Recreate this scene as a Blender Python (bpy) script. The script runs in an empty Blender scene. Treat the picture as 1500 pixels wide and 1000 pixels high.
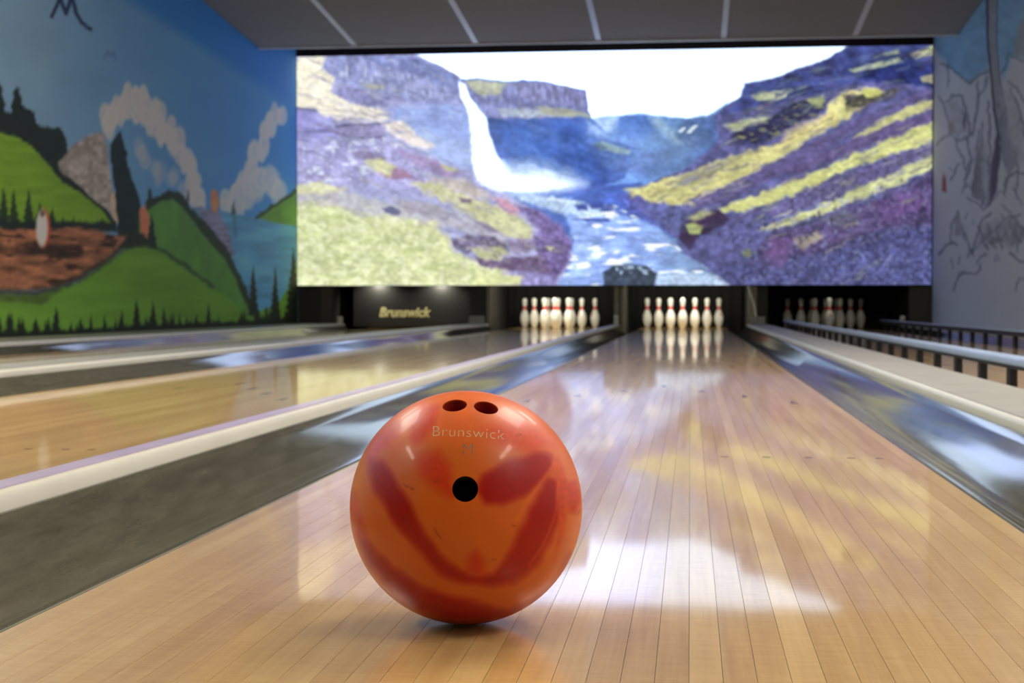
import bpy, bmesh, math, random
import numpy as np
from mathutils import Vector, Matrix, Euler

# ------------------------------------------------------------------ camera, world, exposure
scene = bpy.context.scene
COL = scene.collection
CAM_H = 0.298
cam_data = bpy.data.cameras.new('camera')
cam_data.sensor_width = 36.0
cam_data.lens = 54.425
cam_data.clip_start = 0.05
cam_data.clip_end = 100
cam_data.dof.use_dof = True
cam_data.dof.focus_distance = 1.37
cam_data.dof.aperture_fstop = 16.0
cam = bpy.data.objects.new('camera', cam_data)
cam.location = (0, 0, CAM_H)
cam.rotation_euler = (math.radians(90 - 1.3689), 0, math.radians(6.5727))
COL.objects.link(cam)
scene.camera = cam

world = bpy.data.worlds.new('world')
scene.world = world
world.use_nodes = True
world.node_tree.nodes['Background'].inputs[0].default_value = (0.5, 0.52, 0.6, 1)
world.node_tree.nodes['Background'].inputs[1].default_value = 0.02

vs = scene.view_settings
vs.view_transform = 'Standard'
vs.look = 'None'
vs.gamma = 1.0
vs.exposure = 0.0
vs.use_curve_mapping = False
scene.cycles.use_denoising = True
scene.cycles.sample_clamp_indirect = 6.0

CEIL_LAMP_POWER = 135.0       # each added lamp over the lanes (W); those over the players run dimmed
PIN_LAMP_POWER = 13.0          # lamp over a pin deck
SCREEN_STRENGTH = 1.12

# ------------------------------------------------------------------ measures (metres, y runs down the lanes)
FOUL = 0.92
LW = 1.0541                   # lane width
GW = 0.235                    # gutter width
BOARD = LW / 39
LANES = [-3.461, -1.681, -0.095, 1.685]
HEAD_PIN = FOUL + 18.288
LANE_END = HEAD_PIN + 0.95
XL, XR = -4.84, 2.84          # side walls
Y_SCREEN = 18.75
CAP_Z = 0.066
RIM_Z = 0.040

# ------------------------------------------------------------------ helpers
def lin(c):
    c = np.asarray(c, dtype=float)
    return np.where(c <= 0.04045, c / 12.92, ((c + 0.055) / 1.055) ** 2.4)

def rgb(r, g, b):
    return tuple(lin(np.array([r, g, b]) / 255.0)) + (1.0,)

def new_mesh_obj(name, verts, faces, mat=None, parent=None, smooth=False):
    me = bpy.data.meshes.new(name)
    me.from_pydata([tuple(v) for v in verts], [], [tuple(f) for f in faces])
    me.update()
    o = bpy.data.objects.new(name, me)
    COL.objects.link(o)
    if mat: me.materials.append(mat)
    if parent: o.parent = parent
    if smooth: me.shade_smooth()
    return o

def bm_obj(name, bm, mat=None, parent=None, smooth=False):
    bmesh.ops.recalc_face_normals(bm, faces=bm.faces)
    me = bpy.data.meshes.new(name)
    bm.to_mesh(me); bm.free()
    o = bpy.data.objects.new(name, me)
    COL.objects.link(o)
    if mat: me.materials.append(mat)
    if parent: o.parent = parent
    if smooth: me.shade_smooth()
    return o

def box_bm(x0, x1, y0, y1, z0, z1, bev=0.0, seg=2):
    bm = bmesh.new()
    bmesh.ops.create_cube(bm, size=1)
    for v in bm.verts:
        v.co = Vector(((x0 + x1) / 2 + v.co.x * (x1 - x0), (y0 + y1) / 2 + v.co.y * (y1 - y0), (z0 + z1) / 2 + v.co.z * (z1 - z0)))
    if bev > 0:
        bmesh.ops.bevel(bm, geom=bm.edges[:], offset=bev, segments=seg, affect='EDGES', profile=0.5)
    return bm

def box(name, x0, x1, y0, y1, z0, z1, mat=None, parent=None, bev=0.0):
    return bm_obj(name, box_bm(x0, x1, y0, y1, z0, z1, bev), mat, parent)

def sweep(name, prof, y0, y1, mat, parent=None, smooth=True, closed=True, steps=1, offs=None):
    """profile in (x, z), swept along y; closed profile gets end caps"""
    n = len(prof)
    verts, faces = [], []
    for s in range(steps + 1):
        t = s / steps
        y = y0 + (y1 - y0) * t
        for (x, z) in prof:
            verts.append((x, y, z))
    for s in range(steps):
        a, b = s * n, (s + 1) * n
        for i in range(n if closed else n - 1):
            j = (i + 1) % n
            faces.append((a + i, a + j, b + j, b + i))
    if closed:
        faces.append(tuple(range(n - 1, -1, -1)))
        faces.append(tuple(range(steps * n, steps * n + n)))
    o = new_mesh_obj(name, verts, faces, mat, parent)
    bm = bmesh.new(); bm.from_mesh(o.data)
    bmesh.ops.recalc_face_normals(bm, faces=bm.faces)
    bm.to_mesh(o.data); bm.free()
    if smooth:
        o.data.shade_smooth()
        o.data.set_sharp_from_angle(angle=math.radians(40))
    return o

def lathe_bm(prof, seg=40):
    bm = bmesh.new()
    rings = []
    for (r, z) in prof:
        if r < 1e-6:
            rings.append([bm.verts.new((0, 0, z))])
        else:
            rings.append([bm.verts.new((r * math.cos(2 * math.pi * k / seg), r * math.sin(2 * math.pi * k / seg), z)) for k in range(seg)])
    for a, b in zip(rings[:-1], rings[1:]):
        for k in range(seg):
            j = (k + 1) % seg
            if len(a) == 1: bm.faces.new((a[0], b[j], b[k]))
            elif len(b) == 1: bm.faces.new((a[k], a[j], b[0]))
            else: bm.faces.new((a[k], a[j], b[j], b[k]))
    return bm

def tube_bm(pts, r, seg=8):
    bm = bmesh.new()
    pts = [Vector(p) for p in pts]
    prev = None
    for i, p in enumerate(pts):
        d = (pts[min(i + 1, len(pts) - 1)] - pts[max(i - 1, 0)]).normalized()
        a = d.cross(Vector((0, 1, 0)))
        if a.length < 1e-3: a = d.cross(Vector((1, 0, 0)))
        a.normalize(); b = d.cross(a)
        ring = [bm.verts.new(p + r * (math.cos(2 * math.pi * k / seg) * a + math.sin(2 * math.pi * k / seg) * b)) for k in range(seg)]
        if prev:
            for k in range(seg):
                bm.faces.new((prev[k], prev[(k + 1) % seg], ring[(k + 1) % seg], ring[k]))
        else:
            bm.faces.new(ring[::-1])
        prev = ring
    bm.faces.new(prev)
    return bm

def empty(name, loc=(0, 0, 0), rz=0.0):
    o = bpy.data.objects.new(name, None)
    o.empty_display_size = 0.1
    o.location = loc; o.rotation_euler = (0, 0, rz)
    COL.objects.link(o)
    return o

def tag(o, label, cat, group=None):
    o['label'] = label; o['category'] = cat
    if group: o['group'] = group
    return o

def struct(o, label=None):
    o['kind'] = 'structure'
    if label: o['label'] = label
    return o

# ------------------------------------------------------------------ materials
def mat_new(name):
    m = bpy.data.materials.new(name)
    m.use_nodes = True
    nt = m.node_tree
    bsdf = nt.nodes['Principled BSDF']
    return m, nt, bsdf

def plain(name, col, rough=0.5, metal=0.0, coat=0.0, coat_rough=0.05, noise=0.06, nscale=8.0, bump=0.0, bscale=60.0):
    """procedural paint / plastic / metal: slight tone mottling and optional fine relief"""
    m, nt, b = mat_new(name)
    b.inputs['Roughness'].default_value = rough
    b.inputs['Metallic'].default_value = metal
    b.inputs['Coat Weight'].default_value = coat
    b.inputs['Coat Roughness'].default_value = coat_rough
    tc = nt.nodes.new('ShaderNodeTexCoord')
    nz = nt.nodes.new('ShaderNodeTexNoise'); nz.inputs['Scale'].default_value = nscale; nz.inputs['Detail'].default_value = 4
    nt.links.new(tc.outputs['Object'], nz.inputs['Vector'])
    mr = nt.nodes.new('ShaderNodeMapRange')
    mr.inputs['From Min'].default_value = 0.25; mr.inputs['From Max'].default_value = 0.75
    mr.inputs['To Min'].default_value = 1 - noise; mr.inputs['To Max'].default_value = 1 + noise
    nt.links.new(nz.outputs['Fac'], mr.inputs['Value'])
    hs = nt.nodes.new('ShaderNodeHueSaturation')
    hs.inputs['Color'].default_value = col
    nt.links.new(mr.outputs['Result'], hs.inputs['Value'])
    nt.links.new(hs.outputs['Color'], b.inputs['Base Color'])
    if bump > 0:
        n2 = nt.nodes.new('ShaderNodeTexNoise'); n2.inputs['Scale'].default_value = bscale
        nt.links.new(tc.outputs['Object'], n2.inputs['Vector'])
        bp = nt.nodes.new('ShaderNodeBump'); bp.inputs['Strength'].default_value = bump; bp.inputs['Distance'].default_value = 0.002
        nt.links.new(n2.outputs['Fac'], bp.inputs['Height'])
        nt.links.new(bp.outputs['Normal'], b.inputs['Normal'])
    return m

def emit_mat(name, col, strength):
    m = bpy.data.materials.new(name); m.use_nodes = True
    nt = m.node_tree
    nt.nodes.remove(nt.nodes['Principled BSDF'])
    e = nt.nodes.new('ShaderNodeEmission')
    e.inputs[0].default_value = col; e.inputs[1].default_value = strength
    nt.links.new(e.outputs[0], nt.nodes['Material Output'].inputs[0])
    return m

def wood_mat(name, light, dark, coat=1.0, coat_rough=0.05):
    m, nt, b = mat_new(name)
    N, L = nt.nodes.new, nt.links.new
    tc = N('ShaderNodeTexCoord'); oi = N('ShaderNodeObjectInfo')
    # shift each board by its own random amount so that no two grains match
    mul = N('ShaderNodeVectorMath'); mul.operation = 'SCALE'
    comb = N('ShaderNodeCombineXYZ')
    for k, f in enumerate((13.7, 91.3, 5.1)):
        mm = N('ShaderNodeMath'); mm.operation = 'MULTIPLY'; mm.inputs[1].default_value = f
        L(oi.outputs['Random'], mm.inputs[0]); L(mm.outputs[0], comb.inputs[k])
    add = N('ShaderNodeVectorMath'); add.operation = 'ADD'
    L(tc.outputs['Object'], add.inputs[0]); L(comb.outputs[0], add.inputs[1])
    mp = N('ShaderNodeMapping'); mp.inputs['Scale'].default_value = (60, 2.2, 1)
    L(add.outputs[0], mp.inputs['Vector'])
    n1 = N('ShaderNodeTexNoise'); n1.inputs['Scale'].default_value = 1.0; n1.inputs['Detail'].default_value = 5; n1.inputs['Distortion'].default_value = 0.8
    L(mp.outputs[0], n1.inputs['Vector'])
    mp2 = N('ShaderNodeMapping'); mp2.inputs['Scale'].default_value = (420, 9, 1)
    L(add.outputs[0], mp2.inputs['Vector'])
    n2 = N('ShaderNodeTexNoise'); n2.inputs['Scale'].default_value = 1.0; n2.inputs['Detail'].default_value = 4
    L(mp2.outputs[0], n2.inputs['Vector'])
    # cross flecks
    mp3 = N('ShaderNodeMapping'); mp3.inputs['Scale'].default_value = (25, 110, 1)
    L(add.outputs[0], mp3.inputs['Vector'])
    n3 = N('ShaderNodeTexNoise'); n3.inputs['Scale'].default_value = 1.0; n3.inputs['Detail'].default_value = 2
    L(mp3.outputs[0], n3.inputs['Vector'])
    mp4 = N('ShaderNodeMapping'); mp4.inputs['Scale'].default_value = (0.4, 1.1, 1)
    L(add.outputs[0], mp4.inputs['Vector'])
    n4 = N('ShaderNodeTexNoise'); n4.inputs['Scale'].default_value = 1.0; n4.inputs['Detail'].default_value = 1
    L(mp4.outputs[0], n4.inputs['Vector'])
    def mad(src, k, off=0.0):
        a = N('ShaderNodeMath'); a.operation = 'MULTIPLY_ADD'; a.inputs[1].default_value = k; a.inputs[2].default_value = off
        L(src, a.inputs[0]); return a.outputs[0]
    def plus(a, c):
        s = N('ShaderNodeMath'); s.operation = 'ADD'; L(a, s.inputs[0]); L(c, s.inputs[1]); return s.outputs[0]
    tot = plus(plus(mad(oi.outputs['Random'], 0.22, -0.11), mad(n1.outputs['Fac'], 0.5, -0.25)),
               plus(plus(mad(n2.outputs['Fac'], 0.26, -0.13), mad(n3.outputs['Fac'], 0.28, -0.14)), mad(n4.outputs['Fac'], 0.5, 0.2)))
    ramp = N('ShaderNodeValToRGB')
    ramp.color_ramp.elements[0].position = 0.12; ramp.color_ramp.elements[0].color = dark
    ramp.color_ramp.elements[1].position = 0.85; ramp.color_ramp.elements[1].color = light
    L(tot, ramp.inputs['Fac'])
    L(ramp.outputs['Color'], b.inputs['Base Color'])
    b.inputs['Roughness'].default_value = 0.3
    b.inputs['Specular IOR Level'].default_value = 0.42
    b.inputs['Coat Weight'].default_value = coat * 0.82
    b.inputs['Coat IOR'].default_value = 1.5
    # traffic haze of the oiled finish: roughness drifts a little
    geo0 = N('ShaderNodeNewGeometry'); nr = N('ShaderNodeTexNoise'); nr.inputs['Scale'].default_value = 3.0; nr.inputs['Detail'].default_value = 4
    L(geo0.outputs['Position'], nr.inputs['Vector'])
    L(mad(nr.outputs['Fac'], 0.03, coat_rough - 0.015), b.inputs['Coat Roughness'])
    # slight unevenness of the finish
    geo = N('ShaderNodeNewGeometry'); mp5 = N('ShaderNodeMapping'); mp5.inputs['Scale'].default_value = (7, 2.2, 1)
    L(geo.outputs['Position'], mp5.inputs['Vector'])
    n5 = N('ShaderNodeTexNoise'); n5.inputs['Scale'].default_value = 1.0; n5.inputs['Detail'].default_value = 2
    L(mp5.outputs[0], n5.inputs['Vector'])
    bp = N('ShaderNodeBump'); bp.inputs['Strength'].default_value = 0.03; bp.inputs['Distance'].default_value = 0.01
    L(n5.outputs['Fac'], bp.inputs['Height'])
    L(bp.outputs['Normal'], b.inputs['Coat Normal'])
    return m

def gutter_mat():
    m, nt, b = mat_new('gutter_plastic')
    N, L = nt.nodes.new, nt.links.new
    tc = N('ShaderNodeTexCoord')
    # long thin scuffs left by balls
    mp = N('ShaderNodeMapping'); mp.inputs['Scale'].default_value = (30, 4, 30); mp.inputs['Rotation'].default_value = (0, 0, 0.35)
    L(tc.outputs['Object'], mp.inputs['Vector'])
    n = N('ShaderNodeTexNoise'); n.inputs['Scale'].default_value = 1.5; n.inputs['Detail'].default_value = 6; n.inputs['Roughness'].default_value = 0.7
    L(mp.outputs[0], n.inputs['Vector'])
    r = N('ShaderNodeValToRGB')
    r.color_ramp.elements[0].position = 0.35; r.color_ramp.elements[0].color = rgb(70, 69, 58)
    r.color_ramp.elements[1].position = 0.75; r.color_ramp.elements[1].color = rgb(94, 92, 80)
    L(n.outputs['Fac'], r.inputs['Fac'])
    L(r.outputs['Color'], b.inputs['Base Color'])
    mr = N('ShaderNodeMapRange'); mr.inputs['To Min'].default_value = 0.05; mr.inputs['To Max'].default_value = 0.11
    L(n.outputs['Fac'], mr.inputs['Value']); L(mr.outputs[0], b.inputs['Roughness'])
    return m

def attr_mat(name, attr, rough=0.8, emission=None, spec=0.3, coat=0.0, gain=1.0):
    m, nt, b = mat_new(name)
    a = nt.nodes.new('ShaderNodeAttribute'); a.attribute_name = attr
    if emission is None:
        nt.links.new(a.outputs['Color'], b.inputs['Base Color'])
        b.inputs['Roughness'].default_value = rough
        b.inputs['Specular IOR Level'].default_value = spec
        b.inputs['Coat Weight'].default_value = coat
        b.inputs['Coat Roughness'].default_value = 0.09
    else:
        b.inputs['Base Color'].default_value = (0.01, 0.01, 0.01, 1)
        b.inputs['Roughness'].default_value = 0.5
        nt.links.new(a.outputs['Color'], b.inputs['Emission Color'])
        b.inputs['Emission Strength'].default_value = emission
    return m

M = {}
M['wood'] = wood_mat('lane_maple', rgb(232, 198, 134), rgb(178, 134, 74))
M['gutter'] = gutter_mat()
M['cream'] = plain('cream_moulding', rgb(208, 206, 194), 0.38, coat=0.3, coat_rough=0.2, noise=0.05)
M['laminate'] = plain('grey_laminate', rgb(184, 168, 200), 0.3, coat=0.4, coat_rough=0.15, noise=0.12, nscale=5)
M['stone'] = plain('mottled_grey_laminate', rgb(152, 150, 144), 0.4, coat=0.3, coat_rough=0.2, noise=0.14, nscale=6)
M['dark_gap'] = plain('dark_underlay', rgb(62, 46, 32), 0.9)
M['black'] = plain('matt_black', rgb(20, 19, 18), 0.7)
M['blackplastic'] = plain('black_panel', rgb(27, 27, 26), 0.5, noise=0.1)
M['curtain'] = plain('black_curtain', rgb(34, 33, 31), 0.9)
M['kick'] = plain('grey_green_kickback', rgb(128, 124, 100), 0.6, noise=0.12)
M['darkkick'] = plain('dark_kickback_face', rgb(46, 44, 40), 0.7, noise=0.12)
M['offwhite'] = plain('off_white_plastic', rgb(214, 212, 194), 0.45)
M['greybox'] = plain('grey_box_plastic', rgb(140, 138, 124), 0.5)
M['gold'] = plain('pale_gold_print', rgb(190, 182, 130), 0.5)
M['pin'] = plain('pin_white', rgb(240, 238, 222), 0.25, coat=0.6, coat_rough=0.08, noise=0.02)
M['pinred'] = plain('pin_red', rgb(222, 44, 28), 0.3, coat=0.5, noise=0.03)
M['pinbase'] = plain('pin_base_nylon', rgb(205, 200, 180), 0.5)
M['ceil_panel'] = plain('grey_ceiling_panel', rgb(168, 164, 160), 0.8, noise=0.05, nscale=20)
M['ceil_strip'] = plain('white_ceiling_profile', rgb(232, 234, 238), 0.35, noise=0.02)
M['white_paint'] = plain('white_ceiling_paint', rgb(205, 203, 198), 0.9, noise=0.03)
M['warm_wall'] = plain('warm_wall_paint', rgb(110, 100, 90), 0.9)
M['brown'] = plain('dark_brown_board', rgb(44, 34, 30), 0.8)
M['marker'] = plain('lane_marker', rgb(118, 86, 52), 0.45, coat=1.0, coat_rough=0.08)
M['rail'] = plain('bumper_rail', rgb(158, 174, 204), 0.4, coat=0.3, coat_rough=0.2, noise=0.1, nscale=3)
M['post'] = plain('black_bumper_post', rgb(24, 23, 22), 0.6)
M['alu'] = plain('brushed_metal', rgb(150, 150, 140), 0.4, metal=0.8)
M['hole'] = plain('ball_hole_lining', rgb(150, 28, 8), 0.5)
M['hole_dark'] = plain('ball_thumb_lining', rgb(26, 20, 16), 0.7)
M['engrave'] = plain('engraving_fill', rgb(205, 176, 132), 0.6, noise=0.25, nscale=300)
M['engrave_dark'] = plain('engraving_fill_dark', rgb(122, 102, 84), 0.6, noise=0.3, nscale=300)
M['fixture'] = plain('lamp_housing', rgb(225, 225, 222), 0.5)
M['lamp'] = emit_mat('lamp_diffuser', (1.0, 0.9, 0.75, 1), 3.0)
M['pin_lamp'] = emit_mat('pin_lamp_tube', (1.0, 0.92, 0.66, 1), 6.0)

# ------------------------------------------------------------------ painting tools (flat pictures: murals and the video wall)
def hash2(ix, iy, seed):
    h = (ix.astype(np.int64) * 374761393 + iy.astype(np.int64) * 668265263 + seed * 974634777) & 0x7fffffff
    h = ((h ^ (h >> 13)) * 1274126177) & 0x7fffffff
    h = h ^ (h >> 16)
    return (h & 0xffff) / 65535.0

def vnoise(x, y, seed=0):
    ix, iy = np.floor(x), np.floor(y)
    fx, fy = x - ix, y - iy
    fx = fx * fx * (3 - 2 * fx); fy = fy * fy * (3 - 2 * fy)
    a = hash2(ix, iy, seed); b = hash2(ix + 1, iy, seed); c = hash2(ix, iy + 1, seed); d = hash2(ix + 1, iy + 1, seed)
    return (a * (1 - fx) + b * fx) * (1 - fy) + (c * (1 - fx) + d * fx) * fy

def fbm(x, y, seed=0, oct=4):
    s = np.zeros_like(x); a = 0.5; tot = 0
    for k in range(oct):
        s += a * vnoise(x * 2 ** k, y * 2 ** k, seed + 17 * k); tot += a; a *= 0.5
    return s / tot - 0.5

class Canvas:
    """a picture over scattered sample points (x, y) in its own drawing units"""
    def __init__(self, x, y, base=(255, 255, 255), ns=1.0):
        self.x, self.y = x, y
        self.c = np.tile(np.array(base, float), (x.size, 1))
        self.wx = fbm(x / (9.0 * ns), y / (9.0 * ns), 3, 4 if ns == 1 else 2); self.wy = fbm(x / (9.0 * ns), y / (9.0 * ns), 71, 4 if ns == 1 else 2)
        self.wx2 = fbm(x / 34.0, y / 34.0, 5); self.wy2 = fbm(x / 34.0, y / 34.0, 91)
    def _sel(self, pts, pad):
        p = np.asarray(pts, float)
        return np.where((self.x > p[:, 0].min() - pad) & (self.x < p[:, 0].max() + pad) & (self.y > p[:, 1].min() - pad) & (self.y < p[:, 1].max() + pad))[0]
    def _blend(self, idx, m, col, var, vs, vseed, streak):
        m = np.clip(m, 0, 1)
        col = np.array(col, float)[None, :]
        if var:
            n = fbm(self.x[idx] / (vs * streak[0]), self.y[idx] / (vs * streak[1]), vseed, 4)[:, None]
            col = col * (1 + var * 2 * n)
        self.c[idx] = self.c[idx] * (1 - m[:, None]) + col * m[:, None]
    def poly(self, pts, col, soft=1.5, jit=6.0, jit2=0.0, var=0.12, vs=12.0, seed=1, alpha=1.0, streak=(1, 1)):
        idx = self._sel(pts, soft + jit + jit2 + 2)
        if idx.size == 0: return
        x = self.x[idx] + jit * self.wx[idx] + jit2 * self.wx2[idx]
        y = self.y[idx] + jit * self.wy[idx] + jit2 * self.wy2[idx]
        p = np.asarray(pts, float)
        inside = np.zeros(idx.size, bool); d2 = np.full(idx.size, 1e18)
        for (ax, ay), (bx, by) in zip(p, np.roll(p, -1, 0)):
            ex, ey = bx - ax, by - ay
            t = np.clip(((x - ax) * ex + (y - ay) * ey) / (ex * ex + ey * ey + 1e-12), 0, 1)
            d2 = np.minimum(d2, (x - ax - t * ex) ** 2 + (y - ay - t * ey) ** 2)
            if abs(ey) > 1e-9:
                cond = (ay > y) != (by > y)
                inside ^= cond & (x < (y - ay) * ex / ey + ax)
        sd = np.where(inside, 1, -1) * np.sqrt(d2)
        m = np.clip(sd / (2 * soft) + 0.5, 0, 1) * alpha
        self._blend(idx, m, col, var, vs, seed, streak)
    def line(self, pts, w, col, soft=1.0, jit=2.0, alpha=1.0, taper=False):
        idx = self._sel(pts, w + soft + jit + 2)
        if idx.size == 0: return
        x = self.x[idx] + jit * self.wx[idx]; y = self.y[idx] + jit * self.wy[idx]
        p = np.asarray(pts, float); best = np.full(idx.size, 1e9)
        for k, ((ax, ay), (bx, by)) in enumerate(zip(p[:-1], p[1:])):
            ex, ey = bx - ax, by - ay
            t = np.clip(((x - ax) * ex + (y - ay) * ey) / (ex * ex + ey * ey + 1e-12), 0, 1)
            d = np.sqrt((x - ax - t * ex) ** 2 + (y - ay - t * ey) ** 2)
            ww = w / 2
            if taper: ww = ww * (1 - 0.75 * (k + t) / (len(p) - 1))
            best = np.minimum(best, d - ww)
        self._blend(idx, np.clip(0.5 - best / (2 * soft), 0, 1) * alpha, col, 0, 1, 1, (1, 1))
    def ell(self, cx, cy, rx, ry, col, soft=0.25, alpha=1.0, jit=0.0, var=0.0):
        idx = self._sel([(cx - rx, cy - ry), (cx + rx, cy + ry)], (rx + ry) * soft + 3 + jit)
        if idx.size == 0: return
        x = self.x[idx] + jit * self.wx[idx]; y = self.y[idx] + jit * self.wy[idx]
        d = np.sqrt(((x - cx) / rx) ** 2 + ((y - cy) / ry) ** 2)
        self._blend(idx, np.clip((1 - d) / (2 * soft) + 0.5, 0, 1) * alpha, col, var, 8, 5, (1, 1))
    def fleck(self, pts, col, scale, thr, amount, seed, streak=(1, 1), soft=0.12):
        """random flecks of a second colour inside a polygon"""
        idx = self._sel(pts, 2)
        if idx.size == 0: return
        p = np.asarray(pts, float); x, y = self.x[idx], self.y[idx]
        inside = np.zeros(idx.size, bool)
        for (ax, ay), (bx, by) in zip(p, np.roll(p, -1, 0)):
            if abs(by - ay) > 1e-9:
                inside ^= ((ay > y) != (by > y)) & (x < (y - ay) * (bx - ax) / (by - ay) + ax)
        n = fbm(x / (scale * streak[0]), y / (scale * streak[1]), seed, 3) + 0.5
        m = np.clip((n - thr) / soft, 0, 1) * inside * amount
        self._blend(idx, m, col, 0, 1, 1, (1, 1))
    def spruce(self, cx, base, h, w, col):
        n = max(3, int(h / 5)); pts = []; w = w * 1.5
        for k in range(n):
            t = k / n
            pts.append((cx - w / 2 * (1 - t) * (1.0 if k % 2 == 0 else 0.6), base - h * t))
        pts.append((cx, base - h))
        for k in range(n - 1, -1, -1):
            t = k / n
            pts.append((cx + w / 2 * (1 - t) * (1.0 if k % 2 else 0.65), base - h * t))
        self.poly(pts, col, soft=0.9, jit=3.0, var=0.1)

def hom(Hm, a, b):
    d = Hm[2][0] * a + Hm[2][1] * b + Hm[2][2]
    return (Hm[0][0] * a + Hm[0][1] * b + Hm[0][2]) / d, (Hm[1][0] * a + Hm[1][1] * b + Hm[1][2]) / d

def grid_mesh(name, pts, na, nb, cols, attr, mat, parent=None, flip=False):
    """pts (na*nb, 3) in rows of nb; cols linear rgb per vertex"""
    i = np.arange(na - 1)[:, None] * nb + np.arange(nb - 1)[None, :]
    q = np.stack([i, i + nb, i + nb + 1, i + 1], -1).reshape(-1, 4)
    if flip: q = q[:, ::-1]
    me = bpy.data.meshes.new(name)
    me.vertices.add(len(pts)); me.vertices.foreach_set('co', pts.astype(np.float32).ravel())
    me.loops.add(q.size); me.loops.foreach_set('vertex_index', q.astype(np.int32).ravel())
    me.polygons.add(len(q)); me.polygons.foreach_set('loop_start', np.arange(0, q.size, 4, dtype=np.int32))
    me.polygons.foreach_set('loop_total', np.full(len(q), 4, dtype=np.int32))
    me.update(calc_edges=True)
    at = me.color_attributes.new(attr, 'FLOAT_COLOR', 'POINT')
    rgba = np.concatenate([cols, np.ones((len(cols), 1))], 1).astype(np.float32)
    at.data.foreach_set('color', rgba.ravel())
    me.materials.append(mat)
    o = bpy.data.objects.new(name, me); COL.objects.link(o)
    if parent: o.parent = parent
    return o

# ================================================================== THE SETTING
struct(box('floor', XL, XR, -6.0, 21.4, -0.30, -0.16, M['dark_gap']))
apron = struct(box('floor', XL, XR, -6.0, FOUL, -0.16, 0.0, M['wood']), 'approach floor in front of the lanes')
# black concrete behind and below the lanes is the floor slab above

# ---- left wall with its painted landscape
H_LEFT = [[1.79053096e3, -3.19403751e1, -1.86871408e4], [7.89265104e2, -4.06264786e3, 1.65087966e3], [1.77041193, -4.25871668e-2, 1.0]]
ny, nz = 560, 230
ya = np.concatenate([np.linspace(-6, 9.6, 160), np.linspace(9.65, 18.74, ny - 160)]); za = np.linspace(-0.15, 3.9, nz)
YY, ZZ = np.meshgrid(ya, za, indexing='ij')
yf = np.where(YY < 10.6, 10.6 + np.abs(10.6 - YY) * 0.9, YY)          # the landscape carries on towards the players
yf = np.clip(yf, 10.6, 18.74)
ax, ay = hom(H_LEFT, yf.ravel(), ZZ.ravel())
c = Canvas(ax, ay, (96, 150, 205))
# sky: deeper high up near the screen, paler towards the players
t = np.clip((ax - 60) / 360, 0, 1)[:, None]
c.c = np.array([120, 158, 192.]) * (1 - t) + np.array([70, 142, 214.]) * t
c.c *= (1 + 0.10 * fbm(ax / 60, ay / 60, 9))[:, None]
tw = np.clip(((ax - 190) - (ay) * 1.55) / 30 + 0.5, 0, 1)[:, None]
c.c = c.c * (1 - tw * 0.75) + np.array([44, 118, 196.]) * tw * 0.75
CL = (214, 208, 206)
rs = random.Random(4)
def cloud(path, w, h, n, col=CL, al=0.75):
    p = np.array(path, float); seg = np.hypot(*np.diff(p, axis=0).T); cum = np.r_[0, np.cumsum(seg)]
    for k in range(n):
        s = (k + 0.5) / n * cum[-1]
        px, py = np.interp(s, cum, p[:, 0]), np.interp(s, cum, p[:, 1])
        rx, ry = w * rs.uniform(.75, 1.15), h * rs.uniform(.75, 1.2); px += rs.uniform(-6, 6); py += rs.uniform(-9, 9)
        c.ell(px, py, rx, ry, np.array(col) * rs.uniform(.97, 1.06), 0.14, al)
        c.ell(px + 1, py + 2, rx * .7, ry * .7, np.array(col) * np.array([.84, .88, .95]), 0.3, al * .7)
cloud([(156, 190), (158, 168), (172, 152), (190, 148), (212, 142), (226, 165), (246, 185), (262, 212), (276, 240), (284, 272), (296, 305)], 8.5, 18, 40)
cloud([(160, 178), (180, 165), (205, 165), (222, 185), (240, 205)], 7, 13, 20)
cloud([(200, 205), (225, 250), (255, 262), (270, 285)], 8, 14, 14, (176, 186, 206), 0.35)
cloud([(328, 300), (345, 285), (362, 265), (366, 240), (376, 222), (386, 205), (398, 188), (409, 165)], 8, 16, 32, (206, 208, 218))
cloud([(345, 300), (370, 285), (392, 262), (412, 280)], 12, 18, 18, (196, 202, 216), 0.6)
c.line([(76, 24), (88, -3), (97, 20), (105, -6), (112, 20), (120, 34), (133, 43)], 5.4, (36, 48, 92), 1.0, 1)
c.line([(152, 86), (158, 74), (162, 82), (166, 75), (169, 88)], 2.2, (86, 104, 168), 1.2, 1, 0.8)
DK = (30, 42, 40); GR = (112, 152, 44); GR2 = (88, 140, 62)
c.poly([(-40, 172), (0, 170), (14, 165), (21, 133), (25, 126), (34, 154), (48, 164), (58, 184), (76, 190), (88, 186), (96, 205), (99, 222), (90, 250), (120, 272), (150, 292), (172, 332), (-40, 320)], DK, 1.2, 10)
for q in ((24, 205, 78, 15), (86, 232, 46, 10), (50, 216, 54, 14), (5, 200, 44, 12), (68, 222, 40, 10), (96, 240, 34, 8)): c.spruce(*q, DK)
c.poly([(-40, 205), (0, 198), (20, 199), (45, 213), (72, 242), (90, 266), (120, 284), (150, 308), (168, 334), (-40, 345)], GR, 1.2, 4, var=.14, vs=20, streak=(2.4, .5))
for cx, b, h, w in ((20, 325, 52, 13), (42, 325, 52, 15), (58, 325, 32, 12), (76, 325, 24, 9), (3, 325, 20, 14), (92, 330, 16, 8), (108, 330, 15, 8), (150, 330, 14, 8), (125, 331, 10, 9)):
    c.spruce(cx, b + 3, h, w, (38, 58, 32))
c.poly([(-40, 322), (40, 324), (110, 326), (168, 326), (175, 338), (-40, 342)], DK, 2.5, 8)
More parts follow.
